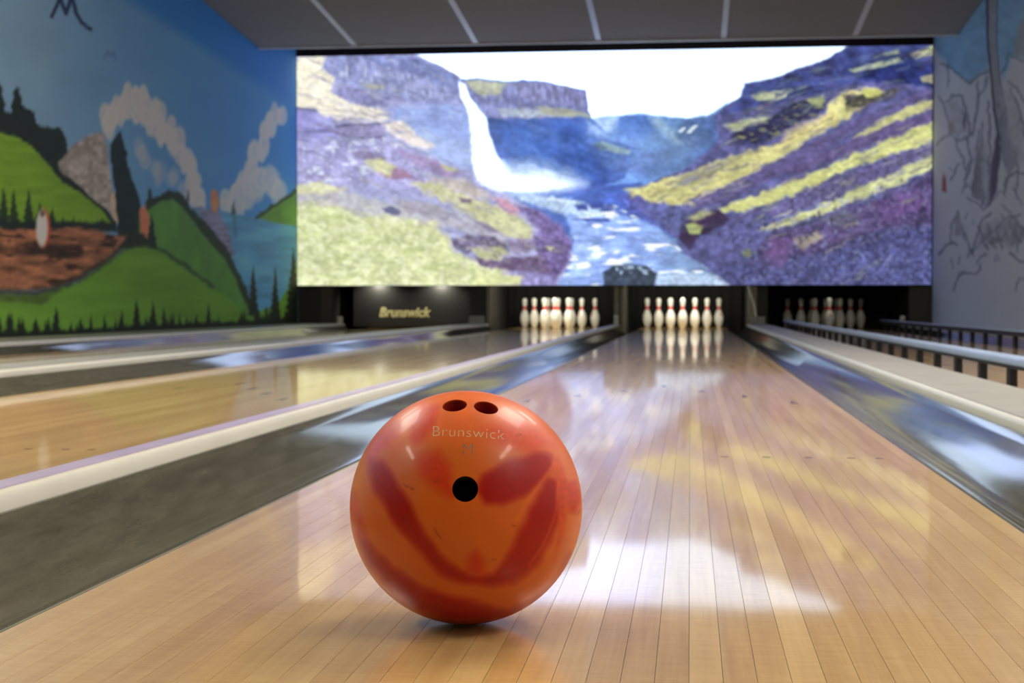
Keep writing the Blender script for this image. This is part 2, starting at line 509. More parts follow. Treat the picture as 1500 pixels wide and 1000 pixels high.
c.poly([(84, 240), (105, 214), (135, 196), (152, 193), (158, 215), (161, 250), (166, 290), (172, 325), (155, 305), (130, 286), (110, 265), (92, 256)], (158, 152, 148), 1.2, 4, var=.35, vs=7, seed=8)
c.poly([(161, 285), (168, 280), (172, 310), (172, 328), (165, 318)], (196, 176, 152), 1.2, 3)
c.poly([(162, 215), (170, 199), (177, 192), (184, 215), (188, 245), (197, 270), (206, 300), (209, 356), (174, 345), (170, 300)], (28, 44, 44), 1.2, 6)
# lake and far shore
c.poly([(280, 303), (310, 306), (350, 314), (380, 319), (440, 330), (436, 372), (428, 420), (402, 456), (372, 456), (358, 420), (328, 370), (300, 330)], (92, 158, 196), 1.5, 3, var=.2, vs=10, streak=(3, .7))
c.poly([(288, 304), (318, 308), (332, 330), (345, 375), (330, 370), (300, 330)], (128, 130, 158), 3, 5, var=.3, vs=6, streak=(2, .6))
c.poly([(376, 318), (408, 298), (425, 284), (445, 274), (445, 332), (400, 326)], (98, 150, 62), 1.2, 3)
c.line([(376, 318), (408, 297), (440, 276)], 5, (46, 70, 42), 1.5, 5)
c.poly([(309, 280), (314, 276), (319, 283), (321, 298), (317, 313), (310, 308), (308, 295)], (206, 140, 96), 1.2, 1)
c.spruce(342, 314, 22, 7, (70, 100, 106)); c.line([(343, 315), (345, 345)], 4, (74, 112, 140), 2, 4, .7)
# hills
c.poly([(200, 318), (214, 302), (219, 275), (222, 288), (235, 288), (246, 277), (262, 280), (272, 295), (275, 280), (278, 302), (310, 335), (338, 372), (352, 402), (366, 440), (384, 474), (200, 470)], (38, 58, 40), 1.4, 7)
c.poly([(204, 316), (236, 294), (254, 292), (268, 304), (296, 342), (328, 378), (344, 405), (357, 440), (378, 474), (200, 480)], GR2, 1.3, 3, var=.12, vs=20, streak=(.8, 1.6))
c.poly([(204, 308), (212, 300), (219, 318), (217, 356), (207, 352)], (206, 122, 92), 1.3, 2)
c.poly([(172, 338), (210, 342), (232, 366), (200, 368), (170, 362)], (40, 46, 36), 2, 4)
c.spruce(222, 364, 50, 13, DK)
c.poly([(440, 368), (430, 395), (424, 420), (405, 446), (372, 460), (385, 480), (440, 480)], (104, 150, 50), 1.3, 3)
c.poly([(-40, 335), (40, 336), (120, 334), (185, 346), (174, 366), (150, 386), (120, 404), (90, 418), (50, 424), (-40, 424)], (146, 98, 72), 1.8, 8, var=.5, vs=10, seed=12, streak=(1.8, .7))
c.fleck([(-40, 338), (180, 342), (150, 386), (90, 418), (-40, 424)], (46, 32, 26), 12, .6, .8, 31, (2.2, .6))
c.poly([(-40, 428), (50, 432), (110, 416), (150, 388), (185, 364), (214, 360), (246, 374), (282, 402), (312, 424), (350, 450), (385, 480), (385, 510), (-40, 520)], (104, 150, 52), 3, 6, var=.12, vs=22, streak=(2.4, .6))
c.line([(185, 360), (215, 356), (246, 370), (282, 398), (312, 420)], 5, (40, 62, 38), 2, 8, .8)
c.line([(-10, 424), (50, 430), (100, 416), (150, 386), (180, 362)], 10, (44, 44, 34), 4, 8, .75)
c.poly([(-10, 432), (50, 436), (80, 430), (60, 446), (10, 442)], (66, 78, 40), 3, 6, alpha=.7)
c.ell(70, 366, 40, 9, (34, 26, 24), .4, .8, 6)
c.ell(64.5, 334, 9.2, 28, (176, 74, 52), .12); c.ell(61.5, 334, 8.4, 27, (222, 214, 198), .14)
c.ell(62, 313, 3.4, 5, (60, 54, 56), .4, .8)
# the row of spruces along the foot of the wall
for k in range(86):
    x = -30 + k * 5.4 + rs.uniform(-2, 2); b = 500 - x * 0.052
    c.spruce(x, b, rs.choice([9, 12, 14, 18, 22, 30]) * rs.uniform(.8, 1.2), rs.uniform(6, 11), (26, 38, 24))
for x, h, w in ((82, 46, 15), (200, 52, 13), (224, 48, 12), (16, 42, 12), (178, 36, 10), (305, 40, 9), (118, 30, 10), (52, 32, 16), (240, 38, 9)):
    c.spruce(x, 500 - x * .052, h, w, (26, 38, 24))
c.spruce(371, 462, 74, 14, (30, 44, 40)); c.spruce(403, 480, 90, 14, (28, 40, 30)); c.spruce(430, 480, 118, 22, (26, 34, 22)); c.spruce(390, 478, 30, 10, DK)
c.poly([(-60, 491), (440, 466), (440, 540), (-60, 560)], (24, 32, 20), 2, 8)
MURAL_GAIN = 1.6
wall_l = grid_mesh('wall_left', np.stack([np.full(YY.size, XL), YY.ravel(), ZZ.ravel()], 1), ya.size, nz,
                   np.clip(lin(np.clip(c.c, 0, 255) / 255) * MURAL_GAIN, 0, 0.9), 'paint', attr_mat('left_mural_paint', 'paint', 0.7))
struct(wall_l, 'wall painted with blue sky, white clouds, green hills and spruces')

# ---- right wall with its line drawing
H_RIGHT = [[-3.15991972e3, 5.63682078e1, -1.93779514e4], [-1.39289095e3, 7.16973980e3, -1.68089417e3], [-3.12441375, 7.51576104e-2, 1.0]]
ya = np.concatenate([np.linspace(-6, 12.2, 120), np.linspace(12.25, 18.74, 300)]); za = np.linspace(-0.15, 3.9, 300)
YY, ZZ = np.meshgrid(ya, za, indexing='ij')
yf = np.clip(np.where(YY < 13.2, 13.2 + np.abs(13.2 - YY) * .8, YY), 13.2, 18.74)
ax, ay = hom(H_RIGHT, yf.ravel(), ZZ.ravel())
c = Canvas(ax, ay, (226, 228, 240))
c.c *= (1 + 0.06 * fbm(ax / 40, ay / 40, 2))[:, None]
SKY = (150, 198, 238); INK = (92, 102, 130)
c.poly([(1360, -60), (1520, -60), (1520, 80), (1482, 84), (1470, 118), (1456, 60), (1447, 100), (1420, 120), (1400, 108), (1386, 92), (1366, 70)], SKY, 3, 4)
c.poly([(1484, 80), (1492, 40), (1505, 10), (1520, 0), (1520, 90)], (176, 186, 200), 3, 4)
# the long blade of ice or rock
c.poly([(1446, -20), (1460, -20), (1459, 60), (1466, 130), (1474, 200), (1462, 240), (1458, 180), (1452, 100), (1447, 40)], (168, 172, 184), 2, 2)
c.line([(1446, -10), (1447, 60), (1451, 100), (1456, 160), (1464, 205)], 3.2, (70, 66, 96), .9, 2)
c.line([(1461, -10), (1460, 60), (1464, 110), (1472, 160), (1478, 215)], 1.6, INK, .9, 2)
c.poly([(1452, 240), (1461, 190), (1466, 220), (1460, 280), (1450, 300)], (86, 70, 104), 1.6, 3, alpha=.85)
c.poly([(1424, 280), (1432, 220), (1436, 240), (1438, 290), (1430, 290)], (116, 120, 134), 2, 3, alpha=.8)
c.poly([(1462, 180), (1472, 150), (1480, 200), (1490, 235), (1478, 260), (1466, 230)], (150, 158, 178), 3, 5, alpha=.8)
inks = [[(1378, 92), (1392, 98), (1408, 112), (1420, 122), (1432, 112), (1448, 104)], [(1388, 92), (1388, 126)],
        [(1374, 140), (1382, 152), (1388, 176), (1392, 196), (1402, 206), (1418, 202), (1424, 196)], [(1386, 150), (1396, 140), (1408, 140), (1416, 160), (1420, 196)],
        [(1372, 214), (1382, 200), (1390, 196)], [(1410, 160), (1412, 190)], [(1432, 120), (1434, 150), (1428, 176), (1424, 200)],
        [(1434, 140), (1442, 130), (1446, 112)], [(1400, 206), (1410, 230), (1416, 256), (1412, 276)], [(1418, 204), (1422, 232), (1416, 262)],
        [(1434, 190), (1430, 240), (1424, 286), (1436, 292), (1446, 302), (1458, 290)], [(1440, 180), (1436, 240), (1440, 290)],
        [(1448, 150), (1450, 220), (1448, 296)], [(1418, 290), (1428, 296), (1440, 306), (1450, 300)], [(1400, 340), (1404, 310), (1410, 340), (1412, 350)],
        [(1376, 372), (1388, 358), (1396, 354), (1402, 360)], [(1392, 356), (1394, 330), (1402, 318)], [(1400, 342), (1414, 344), (1420, 362), (1426, 370)],
        [(1424, 366), (1432, 340), (1440, 320), (1452, 312)], [(1422, 372), (1440, 352), (1456, 338), (1470, 330)], [(1430, 384), (1436, 376), (1444, 372)],
        [(1398, 424), (1404, 404), (1412, 398), (1430, 402), (1436, 386)], [(1456, 356), (1468, 350), (1476, 336), (1488, 330)], [(1466, 300), (1480, 310), (1492, 330), (1502, 338)],
        [(1470, 280), (1476, 260), (1490, 250), (1504, 256)], [(1462, 330), (1478, 318), (1496, 316)], [(1488, 424), (1494, 408), (1504, 410)], [(1480, 370), (1490, 380), (1502, 384)],
        [(1484, 84), (1478, 78), (1474, 92), (1468, 110)], [(1486, 84), (1496, 90), (1506, 92)], [(1480, 130), (1488, 150), (1496, 170), (1502, 200)], [(1478, 120), (1490, 128), (1500, 150)],
        [(1486, 220), (1492, 250), (1488, 280), (1496, 300)], [(1394, 262), (1400, 246), (1406, 240)], [(1410, 282), (1418, 270), (1424, 276)]]
for k, s in enumerate(inks):
    c.line(s, 2.0 if k % 3 else 2.8, INK, 1.4, 7, .7)
for k in range(44):
    x = rs.uniform(1386, 1500); y = rs.choice([rs.uniform(150, 290), rs.uniform(310, 380)])
    c.line([(x, y), (x + rs.uniform(-6, 6), y + rs.uniform(4, 14))], rs.uniform(1.2, 2.4), INK, 1.0, 3, .6)
for k in range(40):
    x = rs.uniform(1430, 1500); c.line([(x, 340 + rs.uniform(-16, 20)), (x + rs.uniform(2, 9), 346 + rs.uniform(-12, 20))], rs.uniform(1.2, 2.6), (80, 88, 108), 1.0, 4, .7)
for q, cc in (([(1388, 150), (1400, 142), (1412, 158), (1418, 194), (1402, 202), (1392, 190)], (196, 194, 206)), ([(1428, 220), (1440, 200), (1446, 240), (1444, 296), (1430, 288)], (168, 172, 186)), ([(1436, 330), (1462, 322), (1490, 318), (1500, 350), (1480, 362), (1450, 356), (1432, 362)], (182, 186, 200)), ([(1396, 342), (1404, 318), (1412, 330), (1414, 346)], (178, 172, 186)), ([(1466, 130), (1484, 140), (1500, 190), (1500, 240), (1482, 230), (1472, 190)], (190, 194, 208))):
    c.poly(q, cc, 5, 8, alpha=.6, var=.15, vs=8)
c.poly([(1379, 278), (1382, 252), (1384, 262), (1386, 256), (1386, 282)], (164, 84, 84), 1.2, 3, alpha=.9)
c.poly([(1410, 180), (1412, 164), (1416, 166), (1414, 190)], (98, 100, 124), 1.5, 3, alpha=.8)
c.poly([(1388, 180), (1396, 176), (1400, 196), (1392, 194)], (170, 160, 166), 2, 3, alpha=.7)
wall_r = grid_mesh('wall_right', np.stack([np.full(YY.size, XR), YY.ravel(), ZZ.ravel()], 1), ya.size, 300,
                   np.clip(lin(np.clip(c.c, 0, 255) / 255), 0, 0.9), 'paint', attr_mat('right_mural_paint', 'paint', 0.75), flip=True)
struct(wall_r, 'white wall with a grey ink drawing of trees and rocks under pale blue sky')

struct(box('wall_back', XL, XR, 21.3, 21.45, -0.3, 4.0, M['black']))
struct(box('wall_front', XL, XR, -6.15, -6.0, -0.3, 4.0, M['warm_wall']))
struct(box('trim_1', XL + 0.002, XR - 0.002, Y_SCREEN + 0.06, Y_SCREEN + 0.12, 3.36, 3.9, M['brown']), 'dark brown board above the video wall')

# ---- ceiling: flat over the players, falling towards the screen
ceil = struct(box('ceiling', XL, XR, -6.0, 18.9, 3.86, 4.0, M['white_paint']), 'grey panelled ceiling falling towards the video wall')
SL = 0.07; YE = 17.03; ZE = 3.185
def ceil_z(y): return ZE + (YE - y) * SL
edges = [XL + 0.004, -3.725, -2.362, -1.005, 0.349, 1.748, XR - 0.004]
for x0, x1 in zip(edges[:-1], edges[1:]):
    for y0, y1 in ((11.0, 14.1), (14.1, YE)):
        g = 0.028
        a, b = (x0 + (g if x0 > -4.5 else 0)), (x1 - (g if x1 < 2.5 else 0))
        vv = [(a, y0, ceil_z(y0)), (b, y0, ceil_z(y0)), (b, y1, ceil_z(y1)), (a, y1, ceil_z(y1))]
        vv += [(x, y, z + 0.03) for x, y, z in vv]
        new_mesh_obj('ceiling_panel', vv, [(0, 3, 2, 1), (4, 5, 6, 7), (0, 1, 5, 4), (1, 2, 6, 5), (2, 3, 7, 6), (3, 0, 4, 7)], M['ceil_panel'], ceil)
for x in edges[1:-1]:
    vv = []
    for y in (11.0, YE):
        z = ceil_z(y)
        vv += [(x - 0.03, y, z - 0.006), (x + 0.03, y, z - 0.006), (x + 0.03, y, z + 0.02), (x - 0.03, y, z + 0.02)]
    new_mesh_obj('ceiling_strip', vv, [(0, 1, 5, 4), (1, 2, 6, 5), (2, 3, 7, 6), (3, 0, 4, 7), (0, 3, 2, 1), (4, 5, 6, 7)], M['ceil_strip'], ceil)
box('ceiling_edge_profile', XL + 0.004, XR - 0.004, YE, YE + 0.03, ZE - 0.022, ZE + 0.06, M['ceil_strip'], ceil)
box('ceiling_fascia', XL + 0.004, XR - 0.004, YE + 0.03, YE + 0.05, ZE + 0.04, 3.86, M['brown'], ceil)
for y0, y1 in ((-5.98, -0.4), (-0.4, 5.2), (5.2, 11.0)):
    box('ceiling_panel', XL + 0.004, XR - 0.004, y0, y1 - 0.02, ceil_z(11.0), ceil_z(11.0) + 0.03, M['white_paint'], ceil)

# ---- ceiling lamps over the approach, with added fill panels over the lanes
CZ = ceil_z(11.0)
def ceiling_lamp(x, y, lx, ly, label, dim=1.0):
    o = tag(empty('ceiling_lamp', (x, y, CZ)), label, 'lamp', 'ceiling lamps over the approach')
    bm_obj('housing', box_bm(-lx / 2 - .03, lx / 2 + .03, -ly / 2 - .03, ly / 2 + .03, -0.07, -0.0005, 0.006), M['fixture'], o)
    bm_obj('diffuser', box_bm(-lx / 2, lx / 2, -ly / 2, ly / 2, -0.082, -0.0705), M['lamp'], o)  # faint glow; the lamp itself sits on it
    ld = bpy.data.lights.new('lamp_light', 'AREA'); ld.shape = 'RECTANGLE'; ld.size = lx; ld.size_y = ly
    ld.energy = CEIL_LAMP_POWER * dim; ld.color = (1.0, 0.93, 0.81)
    lo = bpy.data.objects.new('lamp_light', ld); lo.location = (0, 0, -0.09); COL.objects.link(lo); lo.parent = o
ceiling_lamp(-3.6, 0.6, 0.30, 1.5, 'long ceiling lamp over the left side of the approach', 0.45)
ceiling_lamp(2.3, 0.6, 0.30, 1.5, 'long ceiling lamp over the right side of the approach', 0.45)
ceiling_lamp(-3.2, 4.4, 1.2, 2.4, 'added broad fill lamp panel over the near end of the left lanes')  # broad pair added to brighten the lanes and murals, no known fixture
ceiling_lamp(1.3, 4.4, 1.2, 2.4, 'added broad fill lamp panel over the near end of the right lanes')
ceiling_lamp(-3.6, 7.0, 1.2, 1.0, 'added square fill lamp panel over the middle of the left lanes', 0.25)  # square pair added as fill light for the side walls
ceiling_lamp(1.9, 7.0, 1.2, 1.0, 'added square fill lamp panel over the middle of the right lanes', 0.45)

# ================================================================== VIDEO WALL
H_SCR = [[1.16326068e2, -9.61830181e-1, 1.01126415e3], [-2.73851064, -1.22339744e2, 4.82097402e2], [-6.14279267e-3, -1.28244024e-3, 1.0]]
SX0, SX1, SZ0, SZ1 = -4.835, 2.825, 0.531, 3.352
nx, nz = 720, 270
xa = np.linspace(SX0, SX1, nx); za = np.linspace(SZ0, SZ1, nz)
XX, ZZ = np.meshgrid(xa, za, indexing='ij')
ax, ay = hom(H_SCR, XX.ravel(), ZZ.ravel())
c = Canvas(ax, ay, (322, 336, 408))
P = c.poly
# far valley
P([(858, 175), (905, 169), (935, 167), (965, 170), (1005, 173), (1040, 168), (1065, 150), (1075, 230), (1000, 275), (900, 290), (850, 270)], (104, 140, 222), 2, 3, var=.3, vs=24, seed=3)
P([(900, 176), (930, 168), (955, 172), (965, 190), (940, 205), (905, 200)], (62, 100, 198), 5, 6, alpha=.8)
P([(1000, 178), (1050, 168), (1060, 215), (1000, 250), (930, 258), (900, 235), (960, 220), (990, 195)], (84, 104, 184), 6, 8, alpha=.8, var=.3, vs=14)
P([(858, 175), (905, 170), (900, 190), (880, 200), (862, 196)], (196, 214, 250), 5, 6, alpha=.9)
P([(950, 172), (965, 170), (985, 190), (1000, 212), (985, 208), (965, 192)], (196, 214, 250), 4, 5, alpha=.7)
P([(992, 193), (1001, 186), (1006, 187), (998, 195)], (255, 255, 255), 1, 1); P([(1004, 195), (1016, 184), (1023, 183), (1012, 195)], (255, 255, 255), 1, 1)
# middle cliff
P([(672, 116), (700, 114), (738, 119), (768, 117), (800, 120), (830, 128), (858, 132), (861, 160), (866, 173), (880, 185), (896, 205), (932, 216), (915, 262), (850, 282), (760, 275), (724, 262), (700, 180), (684, 145)], (62, 84, 172), 1.5, 4, var=.35, vs=26, seed=14)
P([(676, 119), (740, 121), (800, 121), (858, 133), (860, 166), (840, 170), (800, 172), (750, 176), (712, 172), (690, 142)], (112, 108, 172), 2, 4, var=.4, vs=7, seed=21, streak=(.8, 1.5))
P([(745, 120), (800, 121), (858, 134), (858, 156), (800, 152), (760, 144)], (124, 116, 176), 2, 4, var=.4, vs=6, seed=22, streak=(.7, 1.6))
P([(680, 117), (700, 117), (744, 121), (730, 138), (706, 141), (688, 128)], (160, 166, 140), 3, 6, var=.2, vs=8)
P([(752, 150), (790, 150), (800, 160), (760, 160)], (90, 84, 138), 2, 5, alpha=.8)
P([(728, 160), (770, 158), (800, 162), (862, 166), (864, 172), (806, 170), (770, 172), (735, 170)], (156, 158, 182), 2, 5, var=.3, vs=5)
P([(785, 156), (830, 158), (860, 166), (864, 173), (820, 170), (795, 168)], (150, 158, 132), 2, 5, alpha=.8)
P([(720, 176), (770, 176), (800, 182), (790, 190), (752, 188)], (40, 50, 110), 4, 8, alpha=.8)
P([(730, 180), (860, 176), (880, 200), (900, 215), (880, 265), (820, 262), (760, 240), (740, 215)], (46, 80, 180), 8, 10, alpha=.7, var=.3, vs=18, seed=40)
P([(860, 176), (876, 186), (896, 206), (880, 200), (862, 196)], (170, 194, 244), 4, 5, alpha=.8)
P([(858, 212), (880, 206), (898, 208), (900, 250), (885, 265), (870, 240)], (34, 60, 140), 5, 8, alpha=.7)
P([(872, 210), (884, 207), (905, 214), (925, 219), (922, 226), (900, 224), (884, 218)], (150, 172, 150), 1.6, 4, var=.2, vs=5)
P([(868, 212), (878, 208), (890, 216), (880, 220)], (60, 74, 76), 2, 4)
P([(740, 240), (780, 232), (830, 248), (862, 262), (830, 276), (770, 278), (735, 268)], (190, 206, 255), 9, 10, alpha=.75)
P([(856, 180), (900, 176), (960, 178), (1000, 190), (1030, 200), (1000, 240), (930, 262), (880, 250), (862, 215)], (150, 178, 246), 16, 12, alpha=.45, var=.2, vs=20)
# river floor
P([(730, 280), (790, 276), (860, 272), (940, 268), (960, 290), (990, 330), (1000, 365), (1045, 385), (1080, 420), (800, 420), (830, 390), (835, 350), (800, 320)], (74, 98, 196), 2, 4, var=.25, vs=12, seed=6, streak=(2.2, .7))
P([(905, 285), (940, 292), (985, 325), (995, 350), (960, 330), (915, 305)], (88, 92, 180), 4, 6, var=.4, vs=5)
P([(826, 310), (880, 306), (920, 314), (962, 332), (994, 356), (1002, 370), (1046, 388), (1080, 412), (1080, 420), (806, 420), (836, 392), (840, 350)], (150, 172, 252), 3, 6, var=.25, vs=10, seed=33, streak=(2.5, .6))
c.fleck([(800, 290), (900, 300), (960, 332), (1002, 370), (1080, 412), (1080, 420), (806, 420), (836, 350)], (255, 255, 255), 8, .56, .95, 51, (2.6, .7))
c.fleck([(820, 290), (900, 300), (940, 330), (870, 340), (832, 330)], (52, 70, 160), 9, .58, .8, 52, (2.4, .7))
P([(740, 284), (800, 286), (870, 300), (888, 318), (860, 316), (820, 312), (780, 300)], (214, 228, 255), 3, 9, alpha=.75, var=.3, vs=4)
P([(842, 300), (860, 298), (862, 308), (846, 308)], (54, 66, 150), 2, 4); P([(864, 298), (882, 296), (884, 305), (868, 306)], (54, 66, 150), 2, 4)
P([(884, 398), (898, 388), (925, 386), (948, 390), (963, 402), (958, 420), (884, 420)], (62, 70, 92), 1.6, 4, var=.4, vs=6)
c.fleck([(892, 388), (950, 390), (955, 402), (892, 402)], (196, 210, 240), 7, .6, .8, 58)
P([(960, 404), (1000, 400), (1060, 404), (1076, 418), (958, 419)], (206, 216, 255), 2, 8, alpha=.8, var=.2, vs=4)
# left hillside
P([(425, 76), (560, 76), (606, 78), (648, 97), (674, 112), (678, 128), (690, 170), (700, 235), (726, 270), (752, 290), (800, 318), (832, 346), (838, 372), (828, 395), (814, 422), (425, 424)], (160, 148, 208), 1.4, 3, var=.22, vs=14, seed=60)
P([(425, 90), (470, 80), (610, 80), (648, 98), (672, 114), (676, 150), (640, 155), (600, 150), (560, 138), (520, 128), (480, 112), (425, 112)], (132, 128, 192), 2.5, 8, var=.35, vs=9, seed=61, streak=(1, 1.2))
P([(530, 84), (606, 82), (648, 100), (672, 116), (672, 132), (640, 124), (600, 104), (560, 96)], (104, 106, 172), 2.5, 8, var=.4, vs=10, seed=62)
c.fleck([(470, 95), (560, 96), (660, 130), (660, 150), (560, 125), (470, 110)], (206, 202, 232), 9, .6, .7, 63, (.5, 2))
P([(425, 98), (440, 84), (476, 82), (470, 100), (490, 112), (486, 134), (516, 152), (556, 158), (570, 172), (560, 178), (500, 176), (470, 168), (425, 156)], (232, 226, 196), 3, 8, var=.1, vs=14, seed=64)
P([(488, 136), (504, 126), (530, 130), (574, 144), (566, 156), (530, 156), (504, 146)], (124, 112, 172), 2.5, 6, var=.25, vs=6)
P([(530, 122), (560, 122), (566, 132), (540, 130)], (160, 160, 150), 3, 6)
P([(570, 158), (620, 152), (680, 154), (692, 185), (704, 240), (690, 248), (650, 236), (610, 210), (580, 180)], (136, 148, 226), 5, 8, var=.18, vs=22, seed=66)
P([(590, 200), (620, 190), (680, 210), (700, 245), (680, 250), (630, 235)], (168, 176, 238), 8, 8, alpha=.7)
P([(425, 158), (465, 164), (492, 180), (494, 204), (480, 212), (425, 212)], (134, 118, 196), 2, 6, var=.3, vs=8, seed=67, streak=(2.4, .6))
P([(490, 180), (530, 180), (569, 180), (570, 190), (560, 208), (520, 204), (490, 194)], (132, 116, 170), 1.5, 3, var=.35, vs=6, seed=68, streak=(1.4, .8))
c.line([(490, 185), (520, 183), (569, 181)], 2.6, (70, 58, 98), 1, 4); c.line([(492, 196), (520, 202), (562, 200)], 2, (84, 70, 112), 1, 5, .8); c.line([(434, 158), (462, 162)], 4, (86, 78, 136), 1.5, 4); c.line([(434, 217), (456, 219)], 2.4, (80, 66, 120), 1, 4)
P([(425, 212), (500, 206), (600, 214), (690, 262), (720, 290), (640, 285), (560, 270), (425, 272)], (160, 142, 206), 4, 8, var=.3, vs=8, seed=69)
c.fleck([(435, 212), (560, 200), (680, 250), (560, 262), (435, 268)], (226, 220, 246), 6, .62, .8, 70, (1.4, .8))
P([(560, 180), (590, 176), (610, 196), (640, 214), (625, 220), (592, 208), (572, 196)], (220, 208, 204), 3, 8, var=.15, vs=8)
P([(514, 222), (540, 220), (566, 232), (560, 236), (520, 232)], (124, 104, 150), 2, 6); P([(560, 240), (590, 248), (612, 262), (580, 262), (556, 256)], (136, 94, 130), 2, 6, var=.3)
P([(532, 236), (556, 232), (578, 244), (574, 258), (552, 252)], (190, 192, 136), 2.5, 8, var=.2)
P([(580, 218), (640, 236), (680, 252), (660, 262), (610, 244)], (150, 118, 172), 3, 6, var=.25); P([(645, 240), (668, 246), (672, 252), (655, 250)], (176, 180, 120), 2, 5)
P([(425, 270), (470, 268), (540, 290), (620, 310), (660, 330), (600, 334), (520, 322), (425, 300)], (172, 168, 178), 4, 8, var=.15, vs=10)
P([(425, 272), (470, 266), (510, 276), (470, 284), (425, 284)], (204, 208, 150), 3, 8)
P([(425, 296), (480, 300), (560, 318), (640, 328), (656, 344), (664, 370), (700, 384), (760, 402), (770, 420), (425, 424)], (196, 206, 136), 5, 14, var=.14, vs=7, seed=75)
c.fleck([(435, 300), (640, 326), (660, 372), (760, 404), (760, 418), (435, 418)], (228, 236, 180), 8, .5, .7, 76)
c.fleck([(435, 300), (640, 326), (660, 372), (720, 400), (435, 412)], (150, 168, 86), 12, .62, .5, 77, (1.6, .8))
P([(510, 304), (545, 300), (552, 318), (520, 318)], (162, 160, 166), 3, 8, alpha=.8); P([(560, 304), (574, 302), (588, 310), (582, 316), (566, 312)], (92, 84, 128), 1.6, 3)
P([(600, 268), (640, 266), (690, 288), (740, 306), (784, 334), (782, 346), (762, 354), (730, 340), (680, 312), (640, 290)], (186, 188, 134), 4, 14, var=.2, vs=8, seed=78)
P([(630, 258), (680, 262), (724, 290), (700, 290), (660, 276)], (176, 166, 160), 4, 8, var=.2)
P([(570, 290), (630, 296), (690, 318), (740, 344), (744, 360), (700, 352), (650, 326), (600, 312)], (156, 146, 166), 3, 6, var=.2); P([(672, 290), (690, 292), (690, 298), (676, 296)], (96, 76, 106), 2, 4); P([(694, 322), (720, 330), (736, 342), (715, 338)], (112, 98, 128), 2, 5)
P([(724, 288), (744, 292), (760, 306), (756, 316), (730, 302)], (190, 124, 146), 3, 6, alpha=.9)
P([(752, 300), (790, 308), (822, 330), (838, 356), (832, 384), (812, 416), (780, 414), (770, 404), (790, 380), (780, 352), (790, 336), (770, 318)], (112, 84, 150), 3, 8, var=.5, vs=6, seed=80)
P([(660, 350), (690, 344), (724, 346), (745, 364), (736, 372), (700, 366), (680, 372), (664, 362)], (92, 78, 112), 2, 8, var=.5, vs=5, seed=81)
P([(696, 376), (730, 382), (752, 376), (792, 374), (806, 396), (780, 402), (740, 396), (706, 388)], (88, 64, 100), 2.5, 8, var=.5, vs=6, seed=82)
P([(690, 364), (730, 360), (746, 370), (730, 382), (704, 378)], (166, 172, 116), 3, 8); P([(740, 352), (780, 350), (786, 366), (752, 372)], (132, 108, 150), 3, 7, var=.4); P([(798, 360), (812, 362), (806, 368)], (200, 206, 140), 1.5, 3)
P([(735, 400), (770, 396), (806, 402), (818, 420), (735, 420)], (136, 116, 182), 3, 7, var=.35, vs=6); P([(700, 398), (766, 406), (760, 418), (690, 418)], (206, 214, 136), 3, 6)
# waterfall
W = (322, 336, 408)
P([(672, 120), (681, 124), (688, 142), (700, 158), (712, 172), (716, 196), (724, 218), (734, 240), (740, 262), (700, 264), (692, 236), (690, 190), (685, 160), (674, 140)], W, 2, 3, var=0)
P([(690, 150), (706, 166), (715, 200), (732, 246), (760, 256), (800, 250), (832, 262), (862, 270), (828, 280), (770, 284), (730, 280), (700, 262), (690, 222)], (275, 280, 320), 6, 6, alpha=.65, var=0)
P([(702, 240), (735, 236), (748, 258), (800, 262), (830, 272), (780, 280), (730, 278), (706, 266)], W, 5, 6, alpha=.9, var=0)
# right mountain
P([(1046, 170), (1064, 154), (1088, 142), (1091, 122), (1120, 119), (1140, 112), (1166, 101), (1208, 88), (1240, 68), (1375, 55), (1375, 425), (1078, 424), (1044, 396), (1004, 372), (988, 348), (962, 326), (936, 308), (918, 284), (960, 264), (1004, 246), (1040, 220), (1054, 200)], (100, 92, 168), 1.4, 4, var=.4, vs=9, seed=90)
P([(1089, 124), (1140, 113), (1208, 90), (1244, 68), (1375, 60), (1375, 120), (1300, 118), (1240, 124), (1180, 140), (1100, 160), (1060, 168), (1086, 142)], (72, 76, 160), 2, 5, var=.5, vs=11, seed=91, streak=(1.6, .8))
P([(1240, 100), (1300, 92), (1375, 90), (1375, 130), (1330, 124), (1260, 116)], (44, 50, 130), 3, 8, var=.5, vs=10, seed=92)
P([(1100, 140), (1130, 134), (1160, 130), (1150, 142), (1128, 148), (1108, 146)], (176, 184, 146), 2, 5, var=.15)
P([(1244, 102), (1280, 92), (1318, 84), (1322, 90), (1290, 98), (1250, 106)], (168, 182, 150), 1.6, 4, var=.2); P([(1296, 78), (1316, 72), (1318, 80), (1300, 82)], (150, 164, 130), 2, 4); P([(1332, 80), (1350, 72), (1368, 66), (1368, 80), (1340, 86)], (196, 204, 140), 1.8, 4); P([(1348, 114), (1368, 108), (1368, 122), (1352, 122)], (150, 148, 120), 2, 5)
P([(1060, 184), (1100, 172), (1130, 172), (1120, 188), (1076, 194)], (168, 176, 132), 3, 6, var=.25)
P([(1070, 200), (1090, 184), (1124, 180), (1152, 154), (1200, 138), (1212, 152), (1196, 168), (1160, 184), (1124, 206), (1080, 214)], (50, 46, 92), 3, 10, var=.6, vs=8, seed=93)
c.fleck([(1070, 200), (1124, 176), (1200, 138), (1212, 160), (1120, 210)], (120, 126, 90), 8, .58, .8, 94, (1.6, .7))
P([(1180, 146), (1206, 138), (1210, 150), (1190, 156)], (150, 160, 110), 2, 6)
